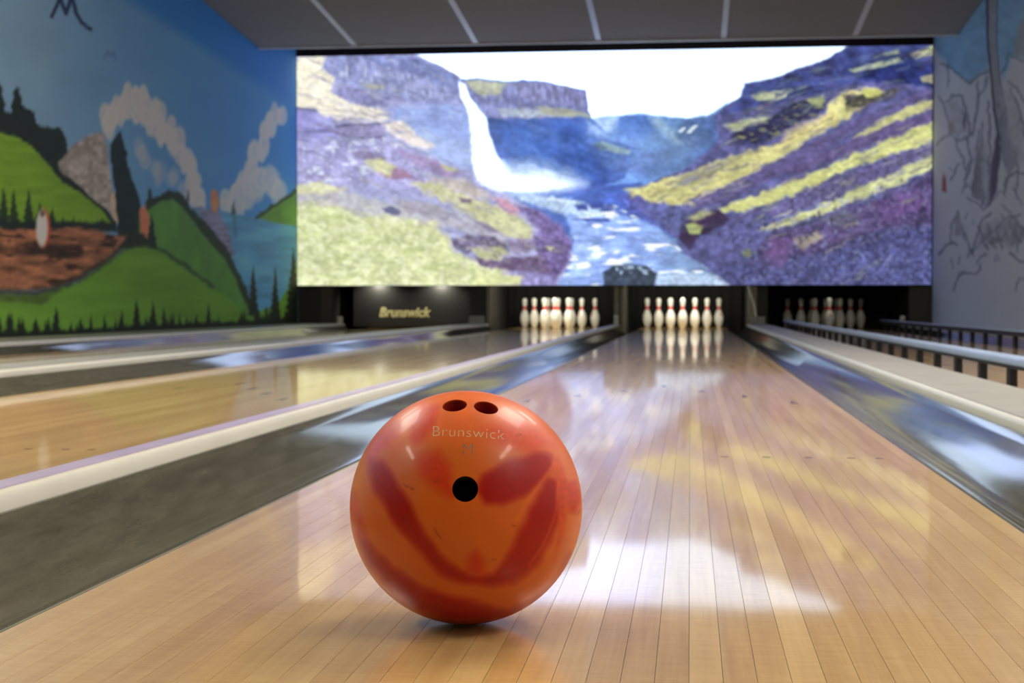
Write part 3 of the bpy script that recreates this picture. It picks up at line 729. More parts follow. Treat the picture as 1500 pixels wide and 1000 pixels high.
P([(912, 278), (944, 272), (1000, 254), (1044, 238), (1086, 222), (1130, 212), (1174, 190), (1206, 174), (1218, 150), (1240, 132), (1284, 128), (1300, 136), (1270, 152), (1244, 172), (1190, 202), (1150, 228), (1100, 254), (1060, 274), (1020, 300), (985, 300), (950, 294)], (202, 198, 128), 2.6, 12, var=.22, vs=12, seed=95, streak=(2, .8))
P([(1150, 192), (1196, 172), (1220, 160), (1226, 176), (1190, 194), (1140, 216)], (220, 204, 128), 4, 6, alpha=.7)
P([(1236, 140), (1290, 134), (1320, 128), (1310, 142), (1262, 156), (1240, 160)], (72, 70, 66), 2.5, 9, var=.6, vs=6, seed=96)
P([(1262, 132), (1286, 128), (1290, 140), (1268, 144)], (190, 192, 106), 2, 6)
P([(990, 268), (1040, 242), (1090, 226), (1060, 246), (1010, 272)], (130, 128, 120), 2.5, 6, alpha=.7, var=.3)
P([(1010, 292), (1060, 276), (1130, 240), (1200, 204), (1260, 172), (1340, 138), (1368, 128), (1368, 142), (1300, 166), (1246, 198), (1180, 236), (1120, 268), (1060, 296), (1024, 304)], (106, 88, 158), 2, 5, var=.35, vs=6, seed=97, streak=(1.6, .8))
P([(1250, 200), (1286, 178), (1326, 156), (1368, 146), (1368, 160), (1310, 178), (1262, 202)], (190, 188, 126), 2.2, 10, var=.15, vs=8)
P([(1140, 252), (1200, 226), (1250, 204), (1310, 180), (1368, 162), (1368, 178), (1310, 200), (1240, 226), (1170, 256)], (108, 86, 152), 2, 5, var=.35, vs=6, seed=98)
P([(1050, 306), (1080, 294), (1130, 276), (1190, 254), (1240, 232), (1300, 204), (1368, 178), (1368, 208), (1310, 226), (1250, 246), (1200, 268), (1140, 294), (1090, 310), (1060, 312)], (196, 200, 122), 2.6, 12, var=.22, vs=10, seed=99, streak=(1.6, .8))
P([(1110, 312), (1170, 284), (1250, 250), (1320, 226), (1368, 210), (1368, 226), (1300, 256), (1220, 290), (1150, 316)], (108, 92, 160), 2, 6, var=.4, vs=5, seed=100)
P([(1112, 338), (1150, 320), (1200, 302), (1260, 274), (1310, 252), (1368, 226), (1368, 246), (1316, 270), (1250, 296), (1190, 318), (1140, 336)], (194, 200, 138), 2.2, 10, var=.2, vs=8)
P([(1120, 346), (1190, 324), (1260, 300), (1320, 276), (1368, 252), (1368, 330), (1280, 340), (1200, 372), (1140, 386), (1110, 370)], (98, 76, 140), 4, 8, var=.5, vs=8, seed=101)
P([(1200, 322), (1240, 306), (1260, 318), (1230, 332)], (100, 104, 112), 4, 8, alpha=.7); P([(1160, 350), (1196, 338), (1208, 346), (1180, 364), (1166, 362)], (168, 160, 120), 4, 8, alpha=.8, var=.3); P([(1280, 300), (1340, 280), (1365, 300), (1300, 330)], (116, 72, 136), 8, 10, alpha=.6)
P([(1040, 396), (1100, 380), (1200, 376), (1280, 344), (1368, 332), (1375, 424), (1078, 424)], (92, 88, 164), 6, 8, var=.45, vs=5, seed=102)
c.fleck([(1060, 330), (1368, 250), (1368, 420), (1080, 420)], (160, 156, 214), 4.5, .64, .55, 103)
c.fleck([(1060, 330), (1368, 250), (1368, 420), (1080, 420)], (46, 38, 86), 6, .6, .55, 104)
P([(1130, 350), (1160, 346), (1150, 390), (1120, 390)], (128, 74, 128), 6, 10, alpha=.5)
P([(998, 322), (1020, 312), (1054, 308), (1070, 322), (1050, 334), (1026, 344), (1010, 366), (992, 348)], (58, 40, 76), 2, 6, var=.4, vs=6)
P([(1004, 330), (1014, 326), (1030, 330), (1026, 342), (1010, 342)], (170, 186, 108), 1.8, 4); P([(1004, 318), (1034, 306), (1046, 312), (1016, 324)], (160, 164, 120), 2.5, 5); P([(1086, 368), (1100, 364), (1100, 374), (1090, 376)], (120, 130, 96), 2.5, 4)
P([(930, 296), (980, 302), (1010, 310), (1000, 340), (965, 326)], (96, 96, 166), 4, 8, var=.5, vs=5, alpha=.8)
# loose brushwork: scree, gullies and tufts running down the slopes
def inpoly(px, py, pts):
    r = False
    for (x0, y0), (x1, y1) in zip(pts, pts[1:] + pts[:1]):
        if (y0 > py) != (y1 > py) and px < (py - y0) * (x1 - x0) / (y1 - y0) + x0: r = not r
    return r
def strokes(pts, n, slope, cols, ln, wd, al, seed):
    r = random.Random(seed); x0, x1 = min(p[0] for p in pts), max(p[0] for p in pts); y0, y1 = min(p[1] for p in pts), max(p[1] for p in pts)
    k = 0
    while k < n:
        px, py = r.uniform(x0, x1), r.uniform(y0, y1)
        if not inpoly(px, py, pts): continue
        k += 1
        l = r.uniform(*ln); sl = slope + r.uniform(-.18, .18); h_ = l / math.hypot(1, sl) / 2
        c.line([(px - h_, py - h_ * sl), (px, py + r.uniform(-2, 2)), (px + h_, py + h_ * sl)], r.uniform(*wd), r.choice(cols), 1.4, 8, al * r.uniform(.5, 1))
RIGHT = [(1060, 180), (1100, 150), (1240, 90), (1366, 70), (1366, 415), (1090, 415), (1010, 350), (940, 290), (1040, 235)]
strokes(RIGHT, 190, -.48, [(64, 56, 104), (82, 74, 132), (132, 126, 184), (150, 152, 110), (98, 70, 112), (56, 60, 86)], (12, 46), (1.6, 4.4), .55, 1)
strokes([(1060, 175), (1100, 130), (1240, 80), (1366, 70), (1366, 125), (1240, 130), (1120, 200)], 90, -.3, [(38, 40, 92), (60, 64, 130), (120, 124, 180), (130, 140, 112), (40, 40, 60)], (8, 30), (1.6, 4), .6, 2)
strokes([(920, 282), (1060, 232), (1160, 205), (1240, 132), (1290, 132), (1180, 215), (1030, 298)], 60, -.5, [(226, 222, 164), (160, 164, 96), (184, 170, 110), (122, 116, 96)], (8, 30), (1.4, 3.2), .5, 3)
strokes([(1060, 310), (1366, 180), (1366, 245), (1130, 338)], 70, -.45, [(222, 224, 160), (150, 156, 92), (104, 92, 140), (172, 176, 120)], (8, 28), (1.2, 3), .5, 4)
LEFT = [(436, 90), (600, 85), (670, 118), (690, 200), (730, 275), (800, 325), (830, 370), (740, 400), (650, 340), (436, 290)]
strokes(LEFT, 170, .42, [(206, 200, 232), (176, 166, 218), (120, 108, 166), (98, 82, 130), (190, 190, 150), (150, 132, 150)], (10, 36), (1.4, 3.6), .5, 5)
strokes([(436, 160), (560, 160), (580, 205), (436, 225)], 46, .08, [(92, 78, 130), (118, 104, 170), (196, 188, 226)], (10, 40), (1.2, 2.8), .6, 6)
strokes([(436, 285), (600, 315), (660, 370), (760, 410), (436, 415)], 120, .3, [(224, 232, 178), (172, 186, 108), (150, 160, 110), (208, 218, 150)], (5, 18), (1.4, 3.4), .5, 7)
strokes([(680, 122), (740, 122), (858, 136), (860, 164), (720, 168)], 70, 6.0, [(78, 72, 128), (146, 140, 196), (96, 90, 146), (132, 136, 140)], (5, 14), (1.2, 2.4), .6, 8)
strokes([(480, 88), (600, 86), (668, 120), (668, 148), (540, 124)], 60, 3.0, [(92, 92, 156), (176, 172, 216), (110, 106, 164)], (5, 16), (1.2, 2.8), .55, 9)
strokes([(735, 185), (860, 182), (890, 215), (870, 262), (770, 250)], 40, .5, [(36, 64, 150), (84, 116, 206), (58, 92, 186)], (12, 40), (3, 8), .35, 10)
strokes([(660, 346), (740, 352), (832, 352), (820, 400), (740, 395)], 60, .5, [(58, 42, 78), (150, 128, 176), (96, 76, 120), (176, 174, 150)], (4, 14), (1.6, 4), .6, 11)
lum = c.c.mean(1, keepdims=True); wl = np.clip((900 - ax) / 120, 0, 1)[:, None]; c.c = np.where(lum < 256, lum + (c.c - lum) * (0.9 - .04 * wl), c.c)
pur = np.clip((c.c[:, 2:3] - 1.12 * np.maximum(c.c[:, 0:1], c.c[:, 1:2])) / 30, 0, 1) * np.clip((ax - 930) / 60, 0, 1)[:, None]
c.c = c.c * (1 - pur * np.array([.10, .09, .16]))
tex = 1 + .30 * fbm(ax / 5, ay / 3.4, 201, 3) + .24 * fbm(ax / 30, ay / 18, 207, 3)
c.c = np.where(lum < 250, c.c * tex[:, None], c.c)
col = np.clip(c.c, 0, None) / 255.0
col = np.where(col < 1, np.clip(col, 0, 1) ** (0.97 - 0.20 * wl), col)
scr_cols = np.where(col < 1, lin(np.clip(col, 0, 1)), np.maximum(col, 1.0) ** 2.2)
bluish = np.clip((col[:, 2:3] - np.maximum(col[:, 0:1], col[:, 1:2])) / .08, 0, 1)
scr_cols = scr_cols * (1 - bluish * np.array([.13, .0, .0]))
screen = tag(empty('video_wall', (0, Y_SCREEN, SZ0)), 'huge bright video wall showing a waterfall, river and green slopes above the pins', 'screen')
pts = np.stack([XX.ravel(), np.full(XX.size, 0.0), ZZ.ravel() - SZ0], 1)
grid_mesh('display', pts, nx, nz, scr_cols, 'picture', attr_mat('led_picture', 'picture', emission=SCREEN_STRENGTH), screen, flip=True)
bm_obj('cabinet', box_bm(SX0 - .003, SX1 + .003, 0.004, 0.05, -0.006, SZ1 - SZ0 + .006), M['black'], screen)

# ================================================================== LANES
lane_names = ['unlit lane at the far left in front of the black gold-lettered panel',
              'wooden bowling lane just left of the lane with the orange ball',
              'wooden bowling lane that the orange ball rests on',
              'wooden bowling lane at the far right between the black bumper posts']
plank_me = None
for li, (cx, lab) in enumerate(zip(LANES, lane_names)):
    lane = tag(empty('bowling_lane', (cx, FOUL, 0)), lab, 'bowling lane', 'bowling lanes')
    bm_obj('underlay', box_bm(-LW / 2, LW / 2, 0.0, LANE_END - FOUL, -0.158, -0.010), M['dark_gap'], lane)
    for k in range(39):
        if plank_me is None:
            g = 0.0002
            o = bm_obj('plank', box_bm(-BOARD / 2 + g, BOARD / 2 - g, 0.002, LANE_END - FOUL, -0.0096, 0.0), M['wood'], lane)
            plank_me = o.data
        else:
            o = bpy.data.objects.new('plank', plank_me); COL.objects.link(o); o.parent = lane
        o.location = (-LW / 2 + (k + .5) * BOARD, 0, 0)
    # guide dots and arrows let into the boards
    def bx(b): return -LW / 2 + (b - .5) * BOARD
    for b in (3, 5, 8, 11, 14):
        for s in (b, 40 - b):
            bm = lathe_bm([(0, 0.0004), (0.0085, 0.0004), (0.0085, -0.004), (0, -0.004)], 16)
            o = bm_obj('guide_dot', bm, M['marker'], lane); o.location = (bx(s), 2.134, 0)
    for b, d in ((5, 3.86), (10, 4.16), (15, 4.46), (20, 4.76), (25, 4.46), (30, 4.16), (35, 3.86)):
        w = 0.012
        v = [(-w, -.07, .0004), (w, -.07, .0004), (0, .08, .0004), (-w, -.07, -.004), (w, -.07, -.004), (0, .08, -.004)]
        o = new_mesh_obj('lane_arrow', v, [(0, 1, 2), (5, 4, 3), (0, 3, 4, 1), (1, 4, 5, 2), (2, 5, 3, 0)], M['marker'], lane)
        o.location = (bx(b), d, 0)
struct(box('trim_2', XL, XR, FOUL - 0.012, FOUL + 0.001, -0.1, 0.0006, M['black']), 'black foul line strip')

# ---- gutters: rounded dark channels, in two lengths
def gutter_profile(side, drop=0.0):
    """x measured outwards from the lane edge"""
    inner = [(0.0015, -0.001), (0.016, -0.0015), (0.022, -0.006)]
    n = 18; xm, zm = 0.112, -0.058 - drop
    for k in range(n + 1):
        x = 0.026 + (GW - 0.008 - 0.026) * k / n
        if x < xm: z = zm + (-0.010 - zm) * ((xm - x) / (xm - 0.026)) ** 1.9
        else: z = zm + (RIM_Z - 0.003 - zm) * ((x - xm) / (GW - 0.008 - xm)) ** 1.8
        inner.append((x, z))
    inner += [(GW - 0.006, RIM_Z - 0.002), (GW - 0.0015, RIM_Z - 0.002)]
    outer = [(GW - 0.0015, -0.13), (0.0015, -0.13)]
    return [(side * x, z) for x, z in inner + outer]
gl = ['far left gutter beside the painted wall', 'gutter left of the wide division, beside the unlit lane',
      'gutter right of the wide division, left edge of the second lane', 'gutter hidden behind the narrow division left of the ball',
      'dark gutter along the left edge of the ball lane', 'glossy dark gutter along the right edge of the ball lane',
      'gutter under the nearer bumper rail', 'gutter under the far bumper rail by the white wall']
gi = 0
for cx in LANES:
    for side in (-1, 1):
        g = tag(empty('gutter', (cx + side * LW / 2, FOUL, 0)), gl[gi], 'gutter', 'lane gutters'); gi += 1
        sweep('gutter_section', gutter_profile(side), 0.0, 7.70, M['gutter'], g)
        sweep('gutter_section', gutter_profile(side, 0.014), 7.704, 17.75, M['gutter'], g)

# ---- divisions between the lanes
def division(x0, x1, label, wide):
    d = tag(empty('lane_division', ((x0 + x1) / 2, FOUL, 0)), label, 'lane division', 'divisions between the lanes')
    h = (x1 - x0) / 2 - 0.001
    lip = 0.012
    body = [(-h, -0.15), (-h, RIM_Z - .004), (-h + .001, CAP_Z - .016), (-h + .004, CAP_Z - .007), (-h + .010, CAP_Z - .0025), (-h + lip + .004, CAP_Z - .002),
            (h - lip - .004, CAP_Z - .002), (h - .010, CAP_Z - .0025), (h - .004, CAP_Z - .007), (h - .001, CAP_Z - .016), (h, RIM_Z - .004), (h, -0.15)]
    sweep('moulding', body, 0.0, 17.78, M['cream'], d)
    a = h - lip
    sweep('top_strip', [(-a, CAP_Z - .0018), (-a + .001, CAP_Z), (a - .001, CAP_Z), (a, CAP_Z - .0018)], 0.0, 17.78, M['stone' if wide else 'laminate'], d, smooth=False)
    return d
cap_edges = [(XL + .002, LANES[0] - LW / 2 - GW), (LANES[0] + LW / 2 + GW, LANES[1] - LW / 2 - GW), (LANES[1] + LW / 2 + GW, LANES[2] - LW / 2 - GW),
             (LANES[2] + LW / 2 + GW, LANES[3] - LW / 2 - GW), (LANES[3] + LW / 2 + GW, XR - .002)]
cap_labels = ['cream ledge between the far left gutter and the painted wall', 'wide cream division between the two left lanes', 'narrow cream division left of the ball lane with grey top',
              'wide grey division right of the ball lane', 'ledge between the far right gutter and the white wall']
for k, ((a, b), l) in enumerate(zip(cap_edges, cap_labels)):
    division(a, b, l, k != 2)

# ---- raised bumper rails on the right lane
def bumper(x, label, side):
    b = tag(empty('bumper_rail', (x, FOUL, 0)), label, 'bumper rail', 'bumper rails of the right lane')
    prof = [(-.022, .088), (-.026, .092), (-.026, .111), (-.022, .117), (-.015, .120), (.015, .120), (.022, .117), (.026, .111), (.026, .092), (.022, .088)]
    sweep('rail', prof, 1.6, 17.7, M['rail'], b)
    sweep('inner_face', [(-side * .0262, .089), (-side * .0262, .112), (-side * .029, .112), (-side * .029, .089)], 1.6, 17.7, M['post'], b, smooth=False)
    pm = None
    for k in range(29):
        y = 1.93 + k * 0.55
        if pm is None:
            o = bm_obj('post', box_bm(-0.014, 0.014, -0.030, 0.030, -0.024, 0.0765, 0.003, 1), M['post'], b); pm = o.data
        else:
            o = bpy.data.objects.new('post', pm); COL.objects.link(o); o.parent = b
        o.location = (0, y, 0)
        cl = None
    box_ = sweep('rail_bracket', [(-.022, .076), (.022, .076), (.022, .0875), (-.022, .0875)], 1.6, 17.7, M['post'], b, smooth=False)
bumper(LANES[3] - LW / 2 - 0.035, 'pale blue bumper rail on black posts beside the wide grey division', -1)
bumper(LANES[3] + LW / 2 + 0.035, 'dark bumper rail on black posts beside the white wall', 1)

# ================================================================== PIN DECKS
KY0, KY1 = 18.85, 20.75
def kickback(x0, x1, label, front_mat, front=True, y0=KY0):
    k = tag(empty('kickback', ((x0 + x1) / 2, y0, 0)), label, 'partition', 'partitions between the pin decks')
    h = (x1 - x0) / 2
    bm_obj('panel', box_bm(-h, h, 0.03, KY1 - y0, -0.155, 1.2), M['darkkick'], k)
    bm_obj('front_edge', box_bm(-h, h, 0.0, 0.028, -0.155, 0.60, 0.004), front_mat, k)
    return k
k = kickback(XL + .002, -4.40, 'dark partition at the left end below the screen', M['darkkick'])
bm_obj('edge_strip', box_bm(.06, .20, -.012, -.001, .07, .60), plain('brown_edge', rgb(70, 62, 52), .7), k)
k = kickback(-2.690, -2.425, 'partition with grey post between the lettered panel and the left pins', M['darkkick'])
bm_obj('post', box_bm(.075, .13, -.03, -.001, .03, .60, .003), M['kick'], k)
k = kickback(-0.915, -0.795, 'partition with grey post between the two bright racks of pins', M['kick'])
bm_obj('post', box_bm(-.004, .012, -.012, -.001, .05, .60), M['darkkick'], k)
k = kickback(0.70, 0.925, 'partition with grey post between the ball lane pins and the dim pins', M['darkkick'])
bm_obj('post', box_bm(-.1125, -.02, -.03, -.001, .03, .60, .003), M['kick'], k)
bm_obj('lever', tube_bm([(-.125, -.06, .55), (-.10, -.06, .44), (-.045, -.06, .27), (-.03, -.06, .14)], .011), M['offwhite'], k)
k = kickback(2.585, XR - .002, 'olive partition at the right end below the screen', plain('olive_board', rgb(70, 66, 52), .7))

def sensor(x, w, z0, z1, label, y=18.6):
    s = tag(empty('foul_sensor', (x, y, CAP_Z)), label, 'sensor box', 'small boxes on the divisions by the pins')
    hb = bm_obj('housing', box_bm(-w / 2, w / 2, -.04, .04, 0.001, z1 - CAP_Z, .006), M['offwhite'] if w < .1 else M['greybox'], s)
    le = bm_obj('lens', lathe_bm([(0, 0), (.008, 0), (.008, .004), (0, .004)], 12), M['black'], hb)
    le.location = (0, -.041, (z1 - CAP_Z) * .55); le.rotation_euler = (math.radians(90), 0, 0)
sensor(-2.575, .18, .08, .16, 'off white box on the division right of the lettered panel', 18.6)
sensor(-0.885, .05, .09, .17, 'tiny white box between the two bright racks of pins', 18.6)
sensor(.795, .17, .085, .155, 'off white box below the pale lever right of the bright pins', 18.6)
sensor(2.475, .05, .08, .165, 'tiny white box right of the dim pins', 18.6)
sensor(-4.262, .05, .075, .15, 'tiny pale box left of the lettered panel', 18.6)

# pit curtains, with soft folds
def curtain(x0, x1, label):
    n = 60; vv = []; ff = []
    for k in range(n + 1):
        x = x0 + (x1 - x0) * k / n
        for z in (-0.15, 1.1):
            vv.append((x, 20.62 + 0.012 * math.sin(k * 1.05), z))
    for k in range(n): ff.append((2 * k, 2 * k + 2, 2 * k + 3, 2 * k + 1))
    o = new_mesh_obj('pit_curtain', vv, ff, M['curtain'], None, True)
    md = o.modifiers.new('thickness', 'SOLIDIFY'); md.thickness = 0.006
    tag(o, label, 'curtain', 'pit curtains')
pit = [(-4.395, -2.695), (-2.42, -.92), (-.79, .695), (.93, 2.58)]
for (a, b), l in zip(pit[1:], ['black curtain behind the left rack of bright pins', 'black curtain behind the bright pins of the ball lane', 'black curtain behind the dim pins']):
    curtain(a + .005, b - .005, l)
# unseen roofs added over the pits to keep the screen's light out
for (a, b), l in zip(pit, ['far left', 'left', 'middle', 'right']):
    o = box('pit_light_shield', a + .0005, b - .0005, Y_SCREEN + .14, 20.6, 0.856, 1.18, M['black'])
    tag(o, {'far left': 'added black light shield above the gold-lettered panel', 'left': 'added black light shield above the left bright pins', 'middle': 'added black light shield above the ball lane pins', 'right': 'added black light shield above the dim pins'}[l], 'light shield', 'added light shields over the pits')

# black guard panel with gold lettering on the far left lane
def text_mesh(s, size=1.0, shear=0.0, offset=0.0, extrude=0.0, space=1.0, res=4):
    cu = bpy.data.curves.new('txt', 'FONT'); cu.body = s; cu.size = size; cu.shear = shear; cu.offset = offset; cu.extrude = extrude
    cu.space_character = space; cu.resolution_u = res
    cu.align_x = 'LEFT'
    o = bpy.data.objects.new('txt', cu); COL.objects.link(o)
    dg = bpy.context.evaluated_depsgraph_get()
    me = bpy.data.meshes.new_from_object(o.evaluated_get(dg))
    bpy.data.objects.remove(o); bpy.data.curves.remove(cu)
    return me
gp = tag(empty('guard_panel', (-3.453, 19.06, 0)), 'black guard panel with gold lettering below the left of the screen', 'panel')
gpanel = bm_obj('panel', box_bm(-.745, .735, 0, .03, 0.035, .80, .004), M['blackplastic'], gp)
bm_obj('bottom_bar', box_bm(-.745, .735, -.03, -.001, 0.02, .10, .004), M['black'], gp)
bm_obj('side_bar', box_bm(.736, .758, -.03, .03, 0.02, .80, .003), M['black'], gp)
me = text_mesh('Brunswick', 1.0, 0.25, 0.035, 0.01)
co = np.empty(len(me.vertices) * 3); me.vertices.foreach_get('co', co); co = co.reshape(-1, 3)
w = co[:, 0].max() - co[:, 0].min(); hh = co[:, 1].max()
co[:, 0] = (co[:, 0] - co[:, 0].min()) / w * 0.655 - .415
zz = co[:, 1] / hh * 0.118 + 0.146
co = np.stack([co[:, 0], -0.003 - (co[:, 2] > 0) * .003, zz], 1)
me.vertices.foreach_set('co', co.ravel()); me.update(); me.materials.append(M['gold'])
o = bpy.data.objects.new('lettering', me); COL.objects.link(o); o.parent = gpanel; o['label'] = 'pale gold slanted lettering'

# ---- lamps over the pin decks
def pin_lamp(x, power, label, length=0.9, y=18.92, z=0.80, spot=False, tilt=38):
    o = tag(empty('pin_lamp', (x, y, z)), label, 'lamp', 'lamps over the pin decks')
    bm_obj('housing', box_bm(-length / 2, length / 2, -.05, .05, .014, .055, .006), M['fixture'], o)
    bm = tube_bm([(-length / 2 + .03, 0, 0), (length / 2 - .03, 0, 0)], .011, 10)
    bm_obj('tube', bm, M['pin_lamp'], o)
    ld = bpy.data.lights.new('tube_light', 'AREA'); ld.shape = 'RECTANGLE'; ld.size = length; ld.size_y = .05; ld.energy = power; ld.color = (1.0, .97, .86)
    lo = bpy.data.objects.new('tube_light', ld); lo.location = (0, 0.0, -.02); lo.rotation_euler = (math.radians(tilt), 0, 0); COL.objects.link(lo); lo.parent = o
pin_lamp(LANES[1], PIN_LAMP_POWER, 'fluorescent lamp over the left bright pins')
pin_lamp(LANES[2], PIN_LAMP_POWER, 'fluorescent lamp over the ball lane pins')

def down_lamp(x, label, y, z, power, size, aim=(0, 0, -1)):
    o = tag(empty('spot_lamp', (x, y, z)), label, 'lamp', 'small spot lamps below the screen')
    hs_ = bm_obj('housing', lathe_bm([(0, .05), (.03, .05), (.034, 0), (.028, 0), (.024, .03), (0, .03)], 20), M['black'], o)
    bm_obj('stem', tube_bm([(0, 0, .048), (0, 0, .8555 - z)], .006), M['black'], o)
    bm_obj('bulb', lathe_bm([(0, .029), (.02, .029), (.02, .012), (.012, .004), (0, .002)], 16), M['pin_lamp'], hs_)
    ld = bpy.data.lights.new('spot_light', 'SPOT'); ld.energy = power; ld.spot_size = math.radians(size); ld.spot_blend = .6; ld.color = (1.0, .95, .78); ld.shadow_soft_size = .015
    lo = bpy.data.objects.new('spot_light', ld); lo.location = (0, 0, -.006); COL.objects.link(lo); lo.parent = o
    lo.rotation_euler = Vector(aim).to_track_quat('-Z', 'Y').to_euler()
down_lamp(-3.895, 'small spot lamp lighting the left of the lettered panel', 18.885, .575, 12.0, 140, (0, .9, -1))
down_lamp(-3.105, 'small spot lamp lighting the right of the lettered panel', 18.885, .575, 12.0, 140, (0, .9, -1))
down_lamp(LANES[3], 'small spot lamp over the head pin of the dim rack', 18.92, .78, 4.0, 22, (0, .30, -.52))

# ================================================================== PINS
IN = 0.0254
prof_in = [(0, 0), (0.92, 0.0), (1.015, 0.06), (1.414, .75), (1.70, 1.45), (1.953, 2.25), (2.14, 2.8), (2.255, 3.375), (2.345, 3.95), (2.383, 4.5), (2.36, 5.2), (2.2815, 5.875), (2.10, 6.55), (1.8515, 7.25),
           (1.54, 7.95), (1.236, 8.625), (1.09, 9.0), (.9825, 9.375), (.91, 9.75), (.8985, 10.0), (.905, 10.4), (.935, 10.875), (.99, 11.35), (1.047, 11.75), (1.13, 12.2), (1.203, 12.625), (1.262, 13.1), (1.273, 13.5), (1.24, 13.9), (1.13, 14.3), (.93, 14.65), (.65, 14.88), (.33, 14.98), (0, 15.0)]
pz = np.array([p[1] for p in prof_in[1:]]); pr_ = np.array([p[0] for p in prof_in[1:]])
def pin_r(z): return float(np.interp(z, pz, pr_))
def make_pin():
    root = empty('bowling_pin')
    body = bm_obj('body', lathe_bm([(r * IN, z * IN) for r, z in prof_in], 36), M['pin'], root, True)
    for z0, z1 in ((9.05, 9.85), (9.98, 10.75)):
        zs = np.linspace(z0, z1, 5); off = .012
        pf = [((pin_r(z) + off) * IN, z * IN) for z in zs]
        pf = [((pin_r(z0) - .05) * IN, z0 * IN)] + pf + [((pin_r(z1) - .05) * IN, z1 * IN)]
        bm_obj('neck_band', lathe_bm(pf, 36), M['pinred'], root, True)
    bm_obj('base_ring', lathe_bm([(.88 * IN, .0), (1.03 * IN, .0), (1.10 * IN, .14 * IN), (1.0 * IN, .14 * IN)], 30), M['pinbase'], root)
    # red emblem printed on the belly: a small crown over a bar
    bm = bmesh.new()
    outline = [(-.42, 6.6), (-.5, 7.35), (-.2, 7.0), (0, 7.5), (.2, 7.0), (.5, 7.35), (.42, 6.6)]
    def on(a, z, off=.012):
        r = (pin_r(z) + off) * IN; th = a / max(pin_r(z), .5)
        return (r * math.sin(th), -r * math.cos(th), z * IN)
    cols_ = 8
    for z0, z1, w0, w1 in ((5.9, 6.35, .36, .46), (6.5, 6.8, .46, .50), (6.8, 7.1, .42, .32)):
        vs_ = [[bm.verts.new(on(-w_ + 2 * w_ * k / cols_, z_)) for k in range(cols_ + 1)] for z_, w_ in ((z0, w0), (z1, w1))]
        for k in range(cols_): bm.faces.new((vs_[0][k], vs_[0][k + 1], vs_[1][k + 1], vs_[1][k]))
    for a0 in (-.36, 0, .36):
        f = [bm.verts.new(on(a0 - .13, 7.12)), bm.verts.new(on(a0 + .13, 7.12)), bm.verts.new(on(a0, 7.55))]
        bm.faces.new(f)
    bm_obj('emblem', bm, M['pinred'], root)
    return root
pin0 = make_pin()
def copy_pin():
    r = pin0.copy(); COL.objects.link(r)
    for ch in pin0.children:
        d = ch.copy(); COL.objects.link(d); d.parent = r
    return r
S = 0.3048; RW = S * math.sqrt(3) / 2
rack_words = [(1, 'in bright left rack', 'bright pins of the lane left of the ball'), (2, 'of ball lane rack', 'bright pins of the ball lane'), (3, 'in dim right rack', 'dim pins of the right lane')]
pos_words = {(0, 0): 'head pin standing foremost', (1, 0): 'left pin of the second row', (1, 1): 'right pin of the second row',
             (2, 0): 'left pin of the third row', (2, 1): 'middle pin of the third row', (2, 2): 'right pin of the third row',
             (3, 0): 'leftmost pin of the back row', (3, 1): 'second from left in back row', (3, 2): 'third from left in back row', (3, 3): 'rightmost pin of the back row'}
emb = {(1, 3, 3): -48, (1, 2, 2): -52, (1, 1, 0): 25, (2, 3, 3): 30, (3, 0, 0): 18, (2, 2, 2): 62, (2, 1, 1): 70}
first = True
rp = random.Random(11)
for li, words_, grp in rack_words:
    for row in range(4):
        for k in range(row + 1):
            p = pin0 if first else copy_pin(); first = False
            p.location = (LANES[li] + (k - row / 2) * S, HEAD_PIN + row * RW, 0.0008)
            p.rotation_euler = (0, 0, math.radians(emb.get((li, row, k), rp.uniform(110, 250))))
            tag(p, 'white red-banded pin, %s %s' % (pos_words[(row, k)], words_), 'bowling pin', grp)

# ================================================================== THE BALL
R = 0.1085
BC = Vector((-0.2081, 1.4313, R + 0.0003))
E1 = np.array([0.98959397, 0.14388808, 0.0]); E2 = np.array([-0.01869444, 0.1285715, 0.99152402]); E3 = np.array([0.14266849, -0.98120619, 0.12992349])
BD = 1.4587                       # chart distance of the ball's drawing frame
def chart_to_dir(px, py):
    """drawing frame of the ball's front (460 units = its outline radius, centre 493,500) -> unit direction"""
    k = 1.0 / math.sqrt(1 - (R / BD) ** 2) * R / BD / 460.0
    a, b = (px - 493) * k, (500 - py) * k
    d = np.array([a, b, -1.0]); d /= np.linalg.norm(d)
    o = np.array([0, 0, BD])
    B = o @ d; C = o @ o - R * R
    t = -B - math.sqrt(max(B * B - C, 0))
    q = (o + t * d) / R
    return q[0] * E1 + q[1] * E2 + q[2] * E3
ball = tag(empty('bowling_ball', BC), 'marbled orange and red bowling ball with three holes on the lane', 'bowling ball')
bm = bmesh.new()
bmesh.ops.create_uvsphere(bm, u_segments=384, v_segments=192, radius=R)
body = bm_obj('shell', bm, None, ball, True)
holes = [((447, 97), .0112, 'hole'), ((573, 106), .0112, 'hole'), ((489, 430), .0113, 'hole_dark')]
cutters = []
